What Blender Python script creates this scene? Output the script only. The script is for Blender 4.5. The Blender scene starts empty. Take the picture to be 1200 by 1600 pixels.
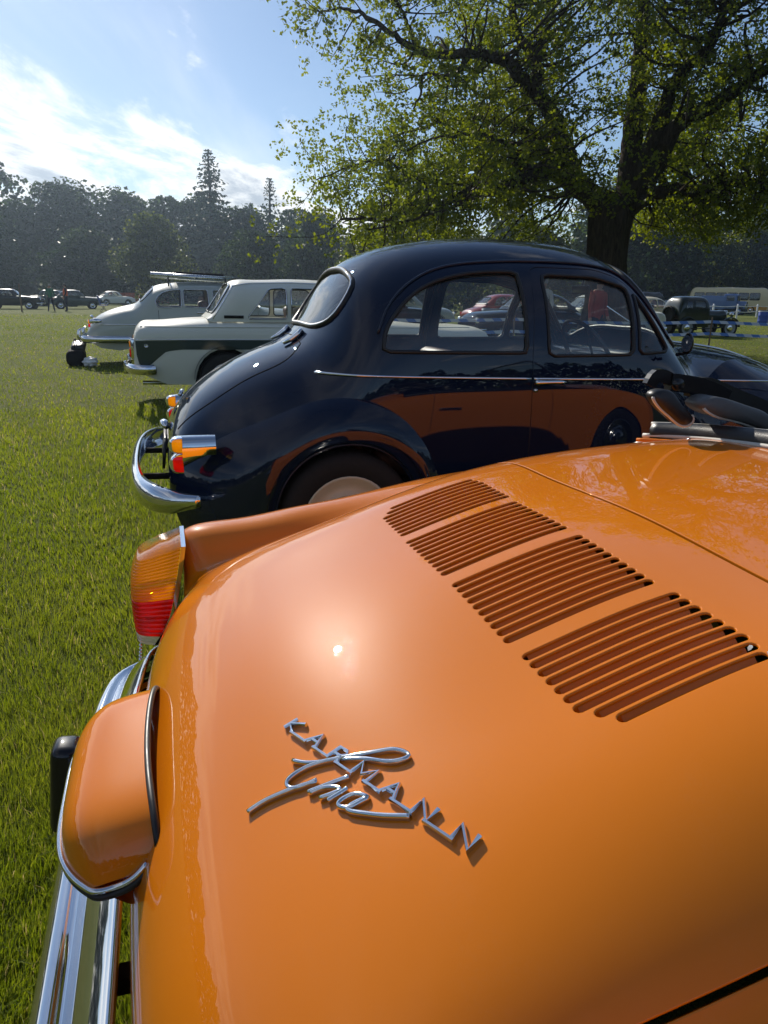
import bpy, bmesh, math, random
import numpy as np
from mathutils import Vector, Matrix
from mathutils.geometry import delaunay_2d_cdt
random.seed(7); np.random.seed(7)
R = math.radians
scn = bpy.context.scene
COL = scn.collection

# ---------------------------------------------------------------- camera
PITCH, ROLL, EYE = R(16.2), R(0.9), 1.25
cd = bpy.data.cameras.new('camera')
cd.sensor_fit = 'VERTICAL'; cd.sensor_height = 36.0; cd.lens = 36.0 * 1155.0 / 1600.0
cd.clip_start = 0.02; cd.clip_end = 5000
cam = bpy.data.objects.new('camera', cd); COL.objects.link(cam)
_fw = Vector((0, math.cos(PITCH), -math.sin(PITCH))); _u0 = Vector((0, math.sin(PITCH), math.cos(PITCH))); _r0 = Vector((1, 0, 0))
_rt = _r0 * math.cos(ROLL) + _u0 * math.sin(ROLL); _up = _u0 * math.cos(ROLL) - _r0 * math.sin(ROLL)
cam.matrix_world = Matrix(((_rt.x, _up.x, -_fw.x, 0), (_rt.y, _up.y, -_fw.y, 0), (_rt.z, _up.z, -_fw.z, EYE), (0, 0, 0, 1)))
scn.camera = cam

# ---------------------------------------------------------------- sky, sun, exposure
SUN_AZ, SUN_EL = R(-26.5), R(30.5)            # azimuth from +Y towards +X
SKY_STRENGTH, SUN_STRENGTH, EXPOSURE = 0.08, 4.4, 0.14
world = bpy.data.worlds.new('World'); scn.world = world; world.use_nodes = True
wn, wl = world.node_tree.nodes, world.node_tree.links
wn.clear()
def wnode(t, **kw):
    n = wn.new(t)
    for k, v in kw.items(): setattr(n, k, v)
    return n
sky = wnode('ShaderNodeTexSky', sky_type='NISHITA', sun_disc=False, sun_elevation=SUN_EL, sun_rotation=SUN_AZ,
            altitude=60, air_density=1.0, dust_density=0.15, ozone_density=1.6)
geo = wnode('ShaderNodeTexCoord')
sep = wnode('ShaderNodeSeparateXYZ'); wl.new(geo.outputs['Generated'], sep.inputs[0])
def wmath(op, a, b=None, c=None, clamp=False):
    n = wnode('ShaderNodeMath', operation=op, use_clamp=clamp)
    for i, v in enumerate((a, b, c)):
        if v is None: continue
        if isinstance(v, (int, float)): n.inputs[i].default_value = v
        else: wl.new(v, n.inputs[i])
    return n.outputs[0]
zc = wmath('MAXIMUM', sep.outputs[2], 0.015)
den = wmath('ADD', zc, 0.06)
cx = wmath('DIVIDE', sep.outputs[0], den); cy = wmath('DIVIDE', sep.outputs[1], den)
comb = wnode('ShaderNodeCombineXYZ'); wl.new(cx, comb.inputs[0]); wl.new(cy, comb.inputs[1])
def wnoise(scale, detail, rough, off, stretch=(1, 1, 1), rot=0, dist=0.0):
    m = wnode('ShaderNodeMapping'); m.inputs['Location'].default_value = off; m.inputs['Scale'].default_value = stretch
    m.inputs['Rotation'].default_value = (0, 0, rot)
    wl.new(comb.outputs[0], m.inputs[0])
    n = wnode('ShaderNodeTexNoise'); n.inputs['Scale'].default_value = scale; n.inputs['Detail'].default_value = detail
    n.inputs['Roughness'].default_value = rough; n.inputs['Distortion'].default_value = dist
    wl.new(m.outputs[0], n.inputs['Vector']); return n.outputs[0]
def wramp(v, lo, hi, smooth=True):
    n = wnode('ShaderNodeMapRange', interpolation_type='SMOOTHSTEP' if smooth else 'LINEAR')
    wl.new(v, n.inputs[0]); n.inputs[1].default_value = lo; n.inputs[2].default_value = hi
    return n.outputs[0]
base = wnoise(0.16, 3, 0.5, (3.1, 1.7, 0.0), (1, 1, 1))
puff = wnoise(1.25, 7, 0.62, (5.4, 1.2, 0), (1.5, 0.6, 1), R(26), 0.25)
cir = wnoise(0.55, 6, 0.55, (5.2, 0.3, 0), (1.7, 0.35, 1), R(55), 0.6)
bank = wramp(wmath('ADD', wmath('MULTIPLY', cx, -0.897), wmath('MULTIPLY', cy, 0.442)), 1.95, 3.5)      # a cloud bank lies beyond a line on the ground
shape = wmath('ADD', wmath('ADD', wmath('MULTIPLY', base, 0.45), wmath('MULTIPLY', puff, 0.6)), wmath('MULTIPLY_ADD', bank, 0.165, -0.06))
cum = wramp(shape, 0.52, 0.65)
cirrus = wmath('MULTIPLY', wramp(cir, 0.46, 0.80), 0.42)
inner = wramp(shape, 0.61, 0.74)             # thick cores turn grey-blue
cov = wmath('MAXIMUM', cum, cirrus)
core = wnode('ShaderNodeMix', data_type='RGBA'); core.inputs['A'].default_value = (14.0, 13.8, 13.4, 1); core.inputs['B'].default_value = (5.4, 6.0, 6.9, 1)
wl.new(inner, core.inputs['Factor'])
mixc = wnode('ShaderNodeMix', data_type='RGBA'); wl.new(wmath('MULTIPLY', cov, 0.86), mixc.inputs['Factor'])
grade = wnode('ShaderNodeMix', data_type='RGBA', blend_type='MULTIPLY'); grade.inputs['Factor'].default_value = 1.0; grade.inputs['B'].default_value = (0.95, 1.0, 1.09, 1)
wl.new(sky.outputs[0], grade.inputs['A']); wl.new(grade.outputs['Result'], mixc.inputs['A']); wl.new(core.outputs['Result'], mixc.inputs['B'])
bg = wnode('ShaderNodeBackground'); bg.inputs['Strength'].default_value = SKY_STRENGTH
wl.new(mixc.outputs['Result'], bg.inputs['Color'])
wo = wnode('ShaderNodeOutputWorld'); wl.new(bg.outputs[0], wo.inputs['Surface'])

sd = bpy.data.lights.new('sun', 'SUN'); sd.energy = SUN_STRENGTH; sd.angle = R(0.53); sd.color = (1.0, 0.93, 0.82)
sun = bpy.data.objects.new('sun', sd); COL.objects.link(sun)
SUNV = Vector((math.sin(SUN_AZ) * math.cos(SUN_EL), math.cos(SUN_AZ) * math.cos(SUN_EL), math.sin(SUN_EL)))
sun.rotation_euler = SUNV.to_track_quat('Z', 'Y').to_euler(); sun.location = SUNV * 60

vs = scn.view_settings
vs.view_transform = 'Standard'; vs.look = 'None'; vs.exposure = EXPOSURE; vs.gamma = 1.0; vs.use_curve_mapping = False
scn.render.engine = 'CYCLES'
scn.cycles.max_bounces = 6; scn.cycles.diffuse_bounces = 3; scn.cycles.glossy_bounces = 4; scn.cycles.transparent_max_bounces = 14; scn.cycles.transmission_bounces = 4

# ---------------------------------------------------------------- materials
MATS = {}
def material(name):
    m = bpy.data.materials.new(name); m.use_nodes = True
    nt = m.node_tree; nt.nodes.clear()
    out = nt.nodes.new('ShaderNodeOutputMaterial')
    MATS[name] = m
    return m, nt, out
def nd(nt, t, ins=None, **kw):
    n = nt.nodes.new(t)
    for k, v in kw.items(): setattr(n, k, v)
    for k, v in (ins or {}).items():
        if hasattr(v, 'is_output'): nt.links.new(v, n.inputs[k])
        else: n.inputs[k].default_value = v
    return n
def obcoord(nt): return nt.nodes.new('ShaderNodeTexCoord').outputs['Object']
def c4(c): return (c[0], c[1], c[2], 1.0)
def noise(nt, scale, detail=4, rough=0.55, vec=None, dist=0.0):
    v = vec if vec is not None else obcoord(nt)
    return nd(nt, 'ShaderNodeTexNoise', {'Vector': v, 'Scale': scale, 'Detail': detail, 'Roughness': rough, 'Distortion': dist})
def maprange(nt, v, a, b, c, d):
    return nd(nt, 'ShaderNodeMapRange', {0: v, 1: a, 2: b, 3: c, 4: d}).outputs[0]
def mixcol(nt, f, a, b):
    n = nt.nodes.new('ShaderNodeMix'); n.data_type = 'RGBA'
    for k, v in (('Factor', f), ('A', a), ('B', b)):
        if hasattr(v, 'is_output'): nt.links.new(v, n.inputs[k])
        elif k == 'Factor': n.inputs[k].default_value = v
        else: n.inputs[k].default_value = c4(v)
    return n.outputs['Result']
def paint(name, col, rough=0.45, coat=1.0, crough=0.03, dust=0.03, bump=0.0, spec=0.08, specks=0.0):
    m, nt, out = material(name)
    oc = obcoord(nt)
    n1 = noise(nt, 9, 6, 0.65, oc); n2 = noise(nt, 260, 3, 0.6, oc)
    d = nd(nt, 'ShaderNodeMath', {0: maprange(nt, n1.outputs[0], 0.45, 0.75, 0, dust), 1: maprange(nt, n2.outputs[0], 0.45, 0.7, 0.2, 1.2)}, operation='MULTIPLY').outputs[0]
    c = mixcol(nt, d, col, (0.5, 0.45, 0.38))
    p = nd(nt, 'ShaderNodeBsdfPrincipled', {'Base Color': c, 'Roughness': rough, 'Coat Weight': coat, 'Coat IOR': 1.5, 'Specular IOR Level': spec})
    cr = nd(nt, 'ShaderNodeMath', {0: maprange(nt, n1.outputs[0], 0.35, 0.8, crough, crough + 0.012), 1: 0.0}, operation='ADD')
    nt.links.new(cr.outputs[0], p.inputs['Coat Roughness'])
    if bump:
        hgt = noise(nt, 24, 2, 0.5, oc).outputs[0]
        if specks:
            sp = maprange(nt, noise(nt, 650, 2, 0.5, oc).outputs[0], 0.70, 0.78, 0, specks); mp = nd(nt, 'ShaderNodeMapping', {'Vector': oc, 'Scale': (60, 900, 900), 'Rotation': (0, 0, 0.7)})
            sc = maprange(nt, noise(nt, 1.0, 2, 0.5, mp.outputs[0]).outputs[0], 0.74, 0.80, 0, specks * 0.6)
            hgt = nd(nt, 'ShaderNodeMath', {0: nd(nt, 'ShaderNodeMath', {0: hgt, 1: sp}, operation='ADD').outputs[0], 1: sc}, operation='ADD').outputs[0]
        b = nd(nt, 'ShaderNodeBump', {'Strength': bump, 'Distance': 0.0006, 'Height': hgt})
        nt.links.new(b.outputs[0], p.inputs['Coat Normal'])
    nt.links.new(p.outputs[0], out.inputs[0]); return m
def simple(name, col, rough=0.5, metal=0.0, var=0.12, scale=30, spec=0.5, bump=0.0, bscale=200, coat=0.0):
    m, nt, out = material(name)
    oc = obcoord(nt); n = noise(nt, scale, 5, 0.6, oc)
    dark = tuple(x * (1 - var) for x in col); lite = tuple(min(1, x * (1 + var)) for x in col)
    p = nd(nt, 'ShaderNodeBsdfPrincipled', {'Base Color': mixcol(nt, n.outputs[0], dark, lite), 'Metallic': metal, 'Specular IOR Level': spec, 'Coat Weight': coat,
            'Roughness': maprange(nt, n.outputs[0], 0.3, 0.7, max(0.0, rough * 0.8), min(1, rough * 1.2))})
    if bump:
        b = nd(nt, 'ShaderNodeBump', {'Strength': bump, 'Distance': 0.002, 'Height': noise(nt, bscale, 4, 0.6, oc).outputs[0]})
        nt.links.new(b.outputs[0], p.inputs['Normal'])
    nt.links.new(p.outputs[0], out.inputs[0]); return m
def glass(name, tint=(0.93, 0.95, 0.94), dirt=0.04):
    m, nt, out = material(name)
    tr = nd(nt, 'ShaderNodeBsdfTransparent', {'Color': c4(tint)}); gl = nd(nt, 'ShaderNodeBsdfGlossy', {'Color': (1, 1, 1, 1), 'Roughness': 0.02})
    df = nd(nt, 'ShaderNodeBsdfDiffuse', {'Color': (0.5, 0.5, 0.46, 1)})
    gm = nt.nodes.new('ShaderNodeNewGeometry')
    dt = nd(nt, 'ShaderNodeVectorMath', {0: gm.outputs['Incoming'], 1: gm.outputs['Normal']}, operation='DOT_PRODUCT')
    ab = nd(nt, 'ShaderNodeMath', {0: dt.outputs['Value']}, operation='ABSOLUTE'); iv = nd(nt, 'ShaderNodeMath', {0: 1.0, 1: ab.outputs[0]}, operation='SUBTRACT')
    pw = nd(nt, 'ShaderNodeMath', {0: iv.outputs[0], 1: 5.0}, operation='POWER'); fr = nd(nt, 'ShaderNodeMath', {0: pw.outputs[0], 1: 0.88, 2: 0.08}, operation='MULTIPLY_ADD')   # Schlick, two faces, same from both sides
    n = noise(nt, 7, 5, 0.65)
    m0 = nd(nt, 'ShaderNodeMixShader', {0: maprange(nt, n.outputs[0], 0.4, 0.8, dirt * 0.4, dirt * 1.6), 1: tr.outputs[0], 2: df.outputs[0]})
    m1 = nd(nt, 'ShaderNodeMixShader', {0: fr.outputs[0], 1: m0.outputs[0], 2: gl.outputs[0]})
    nt.links.new(m1.outputs[0], out.inputs[0]); return m
def lens(name, col, rough=0.08, trans=0.65):
    m, nt, out = material(name)
    df = nd(nt, 'ShaderNodeBsdfDiffuse', {'Color': c4(col)}); tl = nd(nt, 'ShaderNodeBsdfTranslucent', {'Color': c4(tuple(min(1, x * 1.3) for x in col))})
    gl = nd(nt, 'ShaderNodeBsdfGlossy', {'Color': (1, 1, 1, 1), 'Roughness': rough}); fr = nd(nt, 'ShaderNodeFresnel', {'IOR': 1.5})
    tp = nd(nt, 'ShaderNodeBsdfTransparent', {'Color': c4(tuple(min(1, x * 1.15 + 0.01) for x in col))})
    a = nd(nt, 'ShaderNodeMixShader', {0: trans, 1: df.outputs[0], 2: tl.outputs[0]})
    a2 = nd(nt, 'ShaderNodeMixShader', {0: 0.38, 1: a.outputs[0], 2: tp.outputs[0]})
    b = nd(nt, 'ShaderNodeMixShader', {0: fr.outputs[0], 1: a2.outputs[0], 2: gl.outputs[0]})
    nt.links.new(b.outputs[0], out.inputs[0]); return m
def leafmat(name, c1, c2, trans=0.45, straw=None, gloss=0.55):
    m, nt, out = material(name)
    at = nd(nt, 'ShaderNodeAttribute', attribute_name='tint')
    c = mixcol(nt, at.outputs['Fac'], c1, c2)
    if straw: c = mixcol(nt, maprange(nt, at.outputs['Fac'], 0.93, 0.97, 0, 1), c, straw)
    ct = nd(nt, 'ShaderNodeHueSaturation', {'Hue': 0.485, 'Saturation': 1.15, 'Value': 1.7, 'Color': c})
    df = nd(nt, 'ShaderNodeBsdfPrincipled', {'Base Color': c, 'Roughness': gloss, 'Specular IOR Level': 0.45})
    tl = nd(nt, 'ShaderNodeBsdfTranslucent', {'Color': ct.outputs[0]})
    a = nd(nt, 'ShaderNodeMixShader', {0: trans, 1: df.outputs[0], 2: tl.outputs[0]})
    nt.links.new(a.outputs[0], out.inputs[0]); return m

paint('orange_paint', (0.72, 0.195, 0.005), 0.33, 1.0, 0.003, 0.03, 0.05, 0.016, 0.8)
paint('navy_paint', (0.0045, 0.010, 0.030), 0.4, 1.0, 0.004, 0.004, 0.02, 0.0)
paint('white_paint', (0.72, 0.72, 0.63), 0.45, 0.3, 0.05, 0.05)
paint('dark_green_paint', (0.04, 0.06, 0.052), 0.45, 0.7, 0.05)
paint('silver_green_paint', (0.42, 0.46, 0.42), 0.42, 0.8, 0.05, 0.05)
paint('black_green_paint', (0.008, 0.018, 0.012), 0.4, 0.9, 0.05)
paint('cream_paint', (0.72, 0.60, 0.34), 0.45, 0.6, 0.06)
paint('amber_paint', (0.62, 0.30, 0.05), 0.45, 0.6, 0.06)
paint('blue_paint', (0.10, 0.17, 0.36), 0.45, 0.6, 0.06)
paint('black_paint', (0.008, 0.008, 0.01), 0.4, 0.9, 0.05)
paint('red_paint', (0.35, 0.03, 0.02), 0.4, 0.9, 0.05)
paint('maroon_paint', (0.10, 0.012, 0.012), 0.4, 0.9, 0.05)
paint('grey_paint', (0.30, 0.32, 0.34), 0.4, 0.9, 0.05)
simple('chrome', (0.80, 0.80, 0.80), 0.045, 1.0, 0.05, 12)
simple('worn_chrome', (0.72, 0.72, 0.72), 0.12, 1.0, 0.1, 30)
simple('aluminium', (0.62, 0.63, 0.64), 0.28, 1.0, 0.1, 40)
simple('rubber', (0.012, 0.012, 0.012), 0.45, 0, 0.3, 40)
simple('tyre', (0.018, 0.018, 0.018), 0.75, 0, 0.3, 40, 0.3)
simple('dark_cavity', (0.012, 0.011, 0.010), 0.9, 0, 0.3, 20, 0.1)
simple('underseal', (0.02, 0.019, 0.018), 0.9, 0, 0.4, 20, 0.1)
simple('vinyl', (0.018, 0.018, 0.019), 0.38, 0, 0.25, 60, 0.5, 0.25, 420)
simple('vinyl_grey', (0.10, 0.10, 0.098), 0.5, 0, 0.2, 60, 0.5, 0.25, 420)
simple('piping', (0.62, 0.60, 0.54), 0.5, 0, 0.12, 50)
simple('leather', (0.05, 0.016, 0.012), 0.45, 0, 0.3, 25, 0.5, 0.2, 200)
simple('tan_leather', (0.20, 0.10, 0.05), 0.5, 0, 0.3, 25, 0.5, 0.2, 200)
simple('cream_wheel', (0.62, 0.55, 0.40), 0.4, 0, 0.12, 20)
simple('headlining', (0.16, 0.15, 0.13), 0.9, 0, 0.1, 40, 0.1)
simple('plate_yellow', (0.75, 0.55, 0.05), 0.5)
simple('plate_white', (0.7, 0.7, 0.68), 0.5)
simple('plate_black', (0.01, 0.01, 0.01), 0.4)
simple('white_plastic', (0.75, 0.76, 0.76), 0.5)
simple('blue_plastic', (0.02, 0.07, 0.34), 0.45)
simple('fabric_black', (0.014, 0.014, 0.016), 0.85, 0, 0.3, 60, 0.2, 0.4, 90)
simple('fabric_green', (0.03, 0.16, 0.08), 0.85, 0, 0.2, 60, 0.2)
simple('fabric_red', (0.42, 0.06, 0.04), 0.85, 0, 0.2, 60, 0.2)
simple('fabric_navy', (0.012, 0.014, 0.03), 0.9, 0, 0.2, 60, 0.2)
simple('fabric_white', (0.7, 0.7, 0.7), 0.9, 0, 0.1, 60, 0.2)
simple('skin', (0.45, 0.25, 0.17), 0.6, 0, 0.08, 30)
simple('hair', (0.03, 0.02, 0.012), 0.7)
simple('grey_hair', (0.35, 0.34, 0.32), 0.7)
simple('orange_mesh', (0.75, 0.13, 0.04), 0.7)
simple('wood_post', (0.20, 0.14, 0.09), 0.85, 0, 0.3, 25, 0.2)
simple('canvas', (0.72, 0.70, 0.64), 0.85, 0, 0.1, 20, 0.2)
glass('window_glass'); glass('dark_glass', (0.45, 0.5, 0.5), 0.06); glass('screen_glass', (0.8, 0.85, 0.83), 0.10)
lens('amber_lens', (1.0, 0.45, 0.01), 0.06, 0.88); lens('red_lens', (0.75, 0.012, 0.012), 0.06, 0.75); lens('clear_lens', (0.8, 0.8, 0.8))
# ---------------------------------------------------------------- object helpers
def tag(o, label=None, cat=None, group=None, kind=None):
    for k, v in (('label', label), ('category', cat), ('group', group), ('kind', kind)):
        if v: o[k] = v
    return o
def thing(name, label, cat, loc=(0, 0, 0), rotz=0.0, group=None, rx=0.0, ry=0.0):
    o = bpy.data.objects.new(name, None); COL.objects.link(o)
    o.location = loc; o.rotation_euler = (rx, ry, rotz); o.empty_display_size = 0.2
    return tag(o, label, cat, group)
def mobj(name, verts, faces, mat, parent=None, smooth=True, normals=None, attr=None):
    me = bpy.data.meshes.new(name)
    me.from_pydata([tuple(map(float, v)) for v in verts], [], [tuple(map(int, f)) for f in faces])
    me.update()
    if smooth: me.polygons.foreach_set('use_smooth', [True] * len(me.polygons))
    if normals is not None: me.normals_split_custom_set_from_vertices([tuple(map(float, n)) for n in normals])
    if mat: me.materials.append(MATS[mat])
    o = bpy.data.objects.new(name, me); COL.objects.link(o)
    if parent: o.parent = parent
    return o
def quads_mesh(name, V, nq, mat, parent=None, tint=None, per=4, smooth=False, normals=None):
    """big mesh of nq separate faces of `per` corners, V = (nq*per,3)"""
    me = bpy.data.meshes.new(name); V = np.ascontiguousarray(V, np.float32)
    me.vertices.add(len(V)); me.vertices.foreach_set('co', V.ravel())
    me.loops.add(len(V)); me.loops.foreach_set('vertex_index', np.arange(len(V), dtype=np.int32))
    me.polygons.add(nq); me.polygons.foreach_set('loop_start', np.arange(0, len(V), per, dtype=np.int32))
    me.update(calc_edges=True); me.validate()
    if tint is not None:
        a = me.attributes.new('tint', 'FLOAT', 'POINT'); a.data.foreach_set('value', np.repeat(np.asarray(tint, np.float32), per))
    if smooth or normals is not None: me.polygons.foreach_set('use_smooth', np.ones(nq, bool))
    if normals is not None: me.normals_split_custom_set_from_vertices(np.repeat(np.asarray(normals, np.float32), per, 0))
    me.materials.append(MATS[mat])
    o = bpy.data.objects.new(name, me); COL.objects.link(o)
    if parent: o.parent = parent
    return o
class MB:
    """collects shapes that form ONE part"""
    def __init__(s): s.v = []; s.f = []; s.sh = True
    def add(s, v, f):
        b = len(s.v); s.v += [tuple(p) for p in v]; s.f += [tuple(i + b for i in q) for q in f]; return s
    def box(s, c, d, rot=None, bevel=0.0):
        x, y, z = (k / 2 for k in d)
        if bevel <= 0:
            v = [(-x, -y, -z), (x, -y, -z), (x, y, -z), (-x, y, -z), (-x, -y, z), (x, -y, z), (x, y, z), (-x, y, z)]
            f = [(0, 3, 2, 1), (4, 5, 6, 7), (0, 1, 5, 4), (1, 2, 6, 5), (2, 3, 7, 6), (3, 0, 4, 7)]
        else:
            bm = bmesh.new(); bmesh.ops.create_cube(bm, size=1.0)
            for w in bm.verts: w.co = Vector((w.co.x * d[0], w.co.y * d[1], w.co.z * d[2]))
            bmesh.ops.bevel(bm, geom=bm.edges[:], offset=min(bevel, min(d) * 0.49), segments=3, affect='EDGES', profile=0.5)
            bm.verts.index_update(); v = [tuple(w.co) for w in bm.verts]; f = [tuple(w.index for w in q.verts) for q in bm.faces]; bm.free()
        if rot is not None: v = [tuple(rot @ Vector(p)) for p in v]
        return s.add([(p[0] + c[0], p[1] + c[1], p[2] + c[2]) for p in v], f)
    def tube(s, path, r, n=8, closed=False, prof=None, up=None, caps=True, nrm=None):
        v, f = sweep(path, r, n, closed, prof, up, caps, nrm); return s.add(v, f)
    def lathe(s, prof, c=(0, 0, 0), axis='z', n=24, a0=0, a1=2 * math.pi):
        full = abs(a1 - a0 - 2 * math.pi) < 1e-6; m = n if full else n + 1
        v = []; f = []
        for i in range(m):
            a = a0 + (a1 - a0) * i / n; ca, sa = math.cos(a), math.sin(a)
            for (r, h) in prof:
                p = {'z': (r * ca, r * sa, h), 'y': (r * ca, h, -r * sa) if False else (r * ca, h, r * sa), 'x': (h, r * ca, r * sa)}[axis]
                v.append((p[0] + c[0], p[1] + c[1], p[2] + c[2]))
        k = len(prof)
        for i in range(n):
            j = (i + 1) % m
            for q in range(k - 1):
                fc = (i * k + q, j * k + q, j * k + q + 1, i * k + q + 1)
                f.append(fc[::-1] if axis == 'y' else fc)
        return s.add(v, f)
    def build(s, name, mat, parent=None, smooth=True):
        o = mobj(name, s.v, s.f, mat, parent, smooth)
        return o
def sweep(path, r, n=8, closed=False, prof=None, up=None, caps=True, nrm=None):
    """sweep a circle (or 2-D profile [(side, up)]) along path; r scalar or per-point"""
    P = np.asarray(path, float); m = len(P)
    if r is not None and np.ndim(r) == 1 and len(r) != m: r = np.interp(np.linspace(0, 1, m), np.linspace(0, 1, len(r)), r)
    T = (np.roll(P, -1, 0) - np.roll(P, 1, 0)) if closed else np.gradient(P, axis=0)
    T /= np.maximum(np.linalg.norm(T, axis=1, keepdims=True), 1e-9)
    if nrm is not None: U = np.asarray(nrm, float)
    elif up is not None: U = np.tile(np.asarray(up, float), (m, 1))
    else:
        U = np.zeros_like(P); u = np.array([0, 0, 1.0]) if abs(T[0][2]) < 0.9 else np.array([1.0, 0, 0])
        for i in range(m):
            u = u - T[i] * (u @ T[i]); nn = np.linalg.norm(u)
            if nn < 1e-6: u = np.array([1.0, 0.3, 0.1]); u -= T[i] * (u @ T[i]); nn = np.linalg.norm(u)
            u = u / nn; U[i] = u
    U = U - T * (U * T).sum(1, keepdims=True); U /= np.maximum(np.linalg.norm(U, axis=1, keepdims=True), 1e-9)
    S = np.cross(T, U)
    if prof is None:
        a = np.linspace(0, 2 * np.pi, n, endpoint=False); C = np.stack([np.cos(a), np.sin(a)], 1); rr = np.ones(m) * np.asarray(r, float)
    else:
        C = np.asarray(prof, float); n = len(C); rr = np.ones(m) * (np.asarray(r, float) if r is not None else 1.0)
    V = P[:, None] + rr[:, None, None] * (C[None, :, :1] * S[:, None] + C[None, :, 1:] * U[:, None])
    F = []
    for i in range(m if closed else m - 1):
        j = (i + 1) % m
        for k in range(n):
            l = (k + 1) % n; F.append((i * n + k, i * n + l, j * n + l, j * n + k))
    V = V.reshape(-1, 3)
    if caps and not closed:
        F.append(tuple(range(n))[::-1]); F.append(tuple((m - 1) * n + k for k in range(n)))
    return [tuple(p) for p in V], F
def cspline(xs, ys):
    """natural cubic spline through (xs, ys[:,k]); returns f(x)"""
    xs = np.asarray(xs, float); ys = np.asarray(ys, float)
    if ys.ndim == 1: ys = ys[:, None]
    n = len(xs); h = np.diff(xs)
    A = np.eye(n); B = np.zeros_like(ys)
    for i in range(1, n - 1):
        A[i, i - 1] = h[i - 1]; A[i, i] = 2 * (h[i - 1] + h[i]); A[i, i + 1] = h[i]
        B[i] = 6 * ((ys[i + 1] - ys[i]) / h[i] - (ys[i] - ys[i - 1]) / h[i - 1])
    M = np.linalg.solve(A, B)
    def f(x):
        x = np.asarray(x, float); k = np.clip(np.searchsorted(xs, x) - 1, 0, n - 2)
        xl = np.clip(x, xs[0], xs[-1]); t = xl - xs[k]; u = xs[k + 1] - xl; hh = h[k]
        t, u, hh = t[..., None], u[..., None], hh[..., None]
        r = (M[k] * u ** 3 + M[k + 1] * t ** 3) / (6 * hh) + (ys[k] / hh - M[k] * hh / 6) * u + (ys[k + 1] / hh - M[k + 1] * hh / 6) * t
        return r
    return f
def pspline(pts, n=None, closed=False, step=None):
    """smooth curve through points, parametrised by chord length"""
    P = np.asarray(pts, float)
    if closed:
        k = 3; Q = np.vstack([P[-k:], P, P[:k + 1]])
    else: Q = P
    d = np.r_[0, np.cumsum(np.linalg.norm(np.diff(Q, axis=0), axis=1))]
    f = cspline(d, Q)
    a, b = (d[k], d[k + len(P)]) if closed else (0, d[-1])
    if n is None: n = max(4, int((b - a) / step))
    return f(np.linspace(a, b, n, endpoint=not closed))
def inpoly(P, poly):
    P = np.asarray(P); poly = np.asarray(poly); x, y = P[:, 0], P[:, 1]; ins = np.zeros(len(P), bool)
    x0, y0 = poly[:, 0], poly[:, 1]; x1, y1 = np.roll(x0, -1), np.roll(y0, -1)
    for a, b, c, d in zip(x0, y0, x1, y1):
        if b == d: continue
        c1 = (b > y) != (d > y)
        ins ^= c1 & (x < (c - a) * (y - b) / (d - b) + a)
    return ins
def area2(p): p = np.asarray(p); q = np.roll(p, -1, 0); return (p[:, 0] * q[:, 1] - q[:, 0] * p[:, 1]).sum()
def distpoly(P, poly):
    d = np.full(len(P), 1e9); A = np.asarray(poly); B = np.roll(A, -1, 0)
    for a, b in zip(A, B):
        ab = b - a; L = max(ab @ ab, 1e-12); t = np.clip(((P - a) @ ab) / L, 0, 1)
        d = np.minimum(d, np.linalg.norm(P - a - t[:, None] * ab, axis=1))
    return d
def mapnormals(mapf, D, e):
    a = mapf(D + [e[0], 0]) - mapf(D - [e[0], 0]); b = mapf(D + [0, e[1]]) - mapf(D - [0, e[1]])
    n = np.cross(a, b); return n / np.maximum(np.linalg.norm(n, axis=1, keepdims=True), 1e-12)
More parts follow.
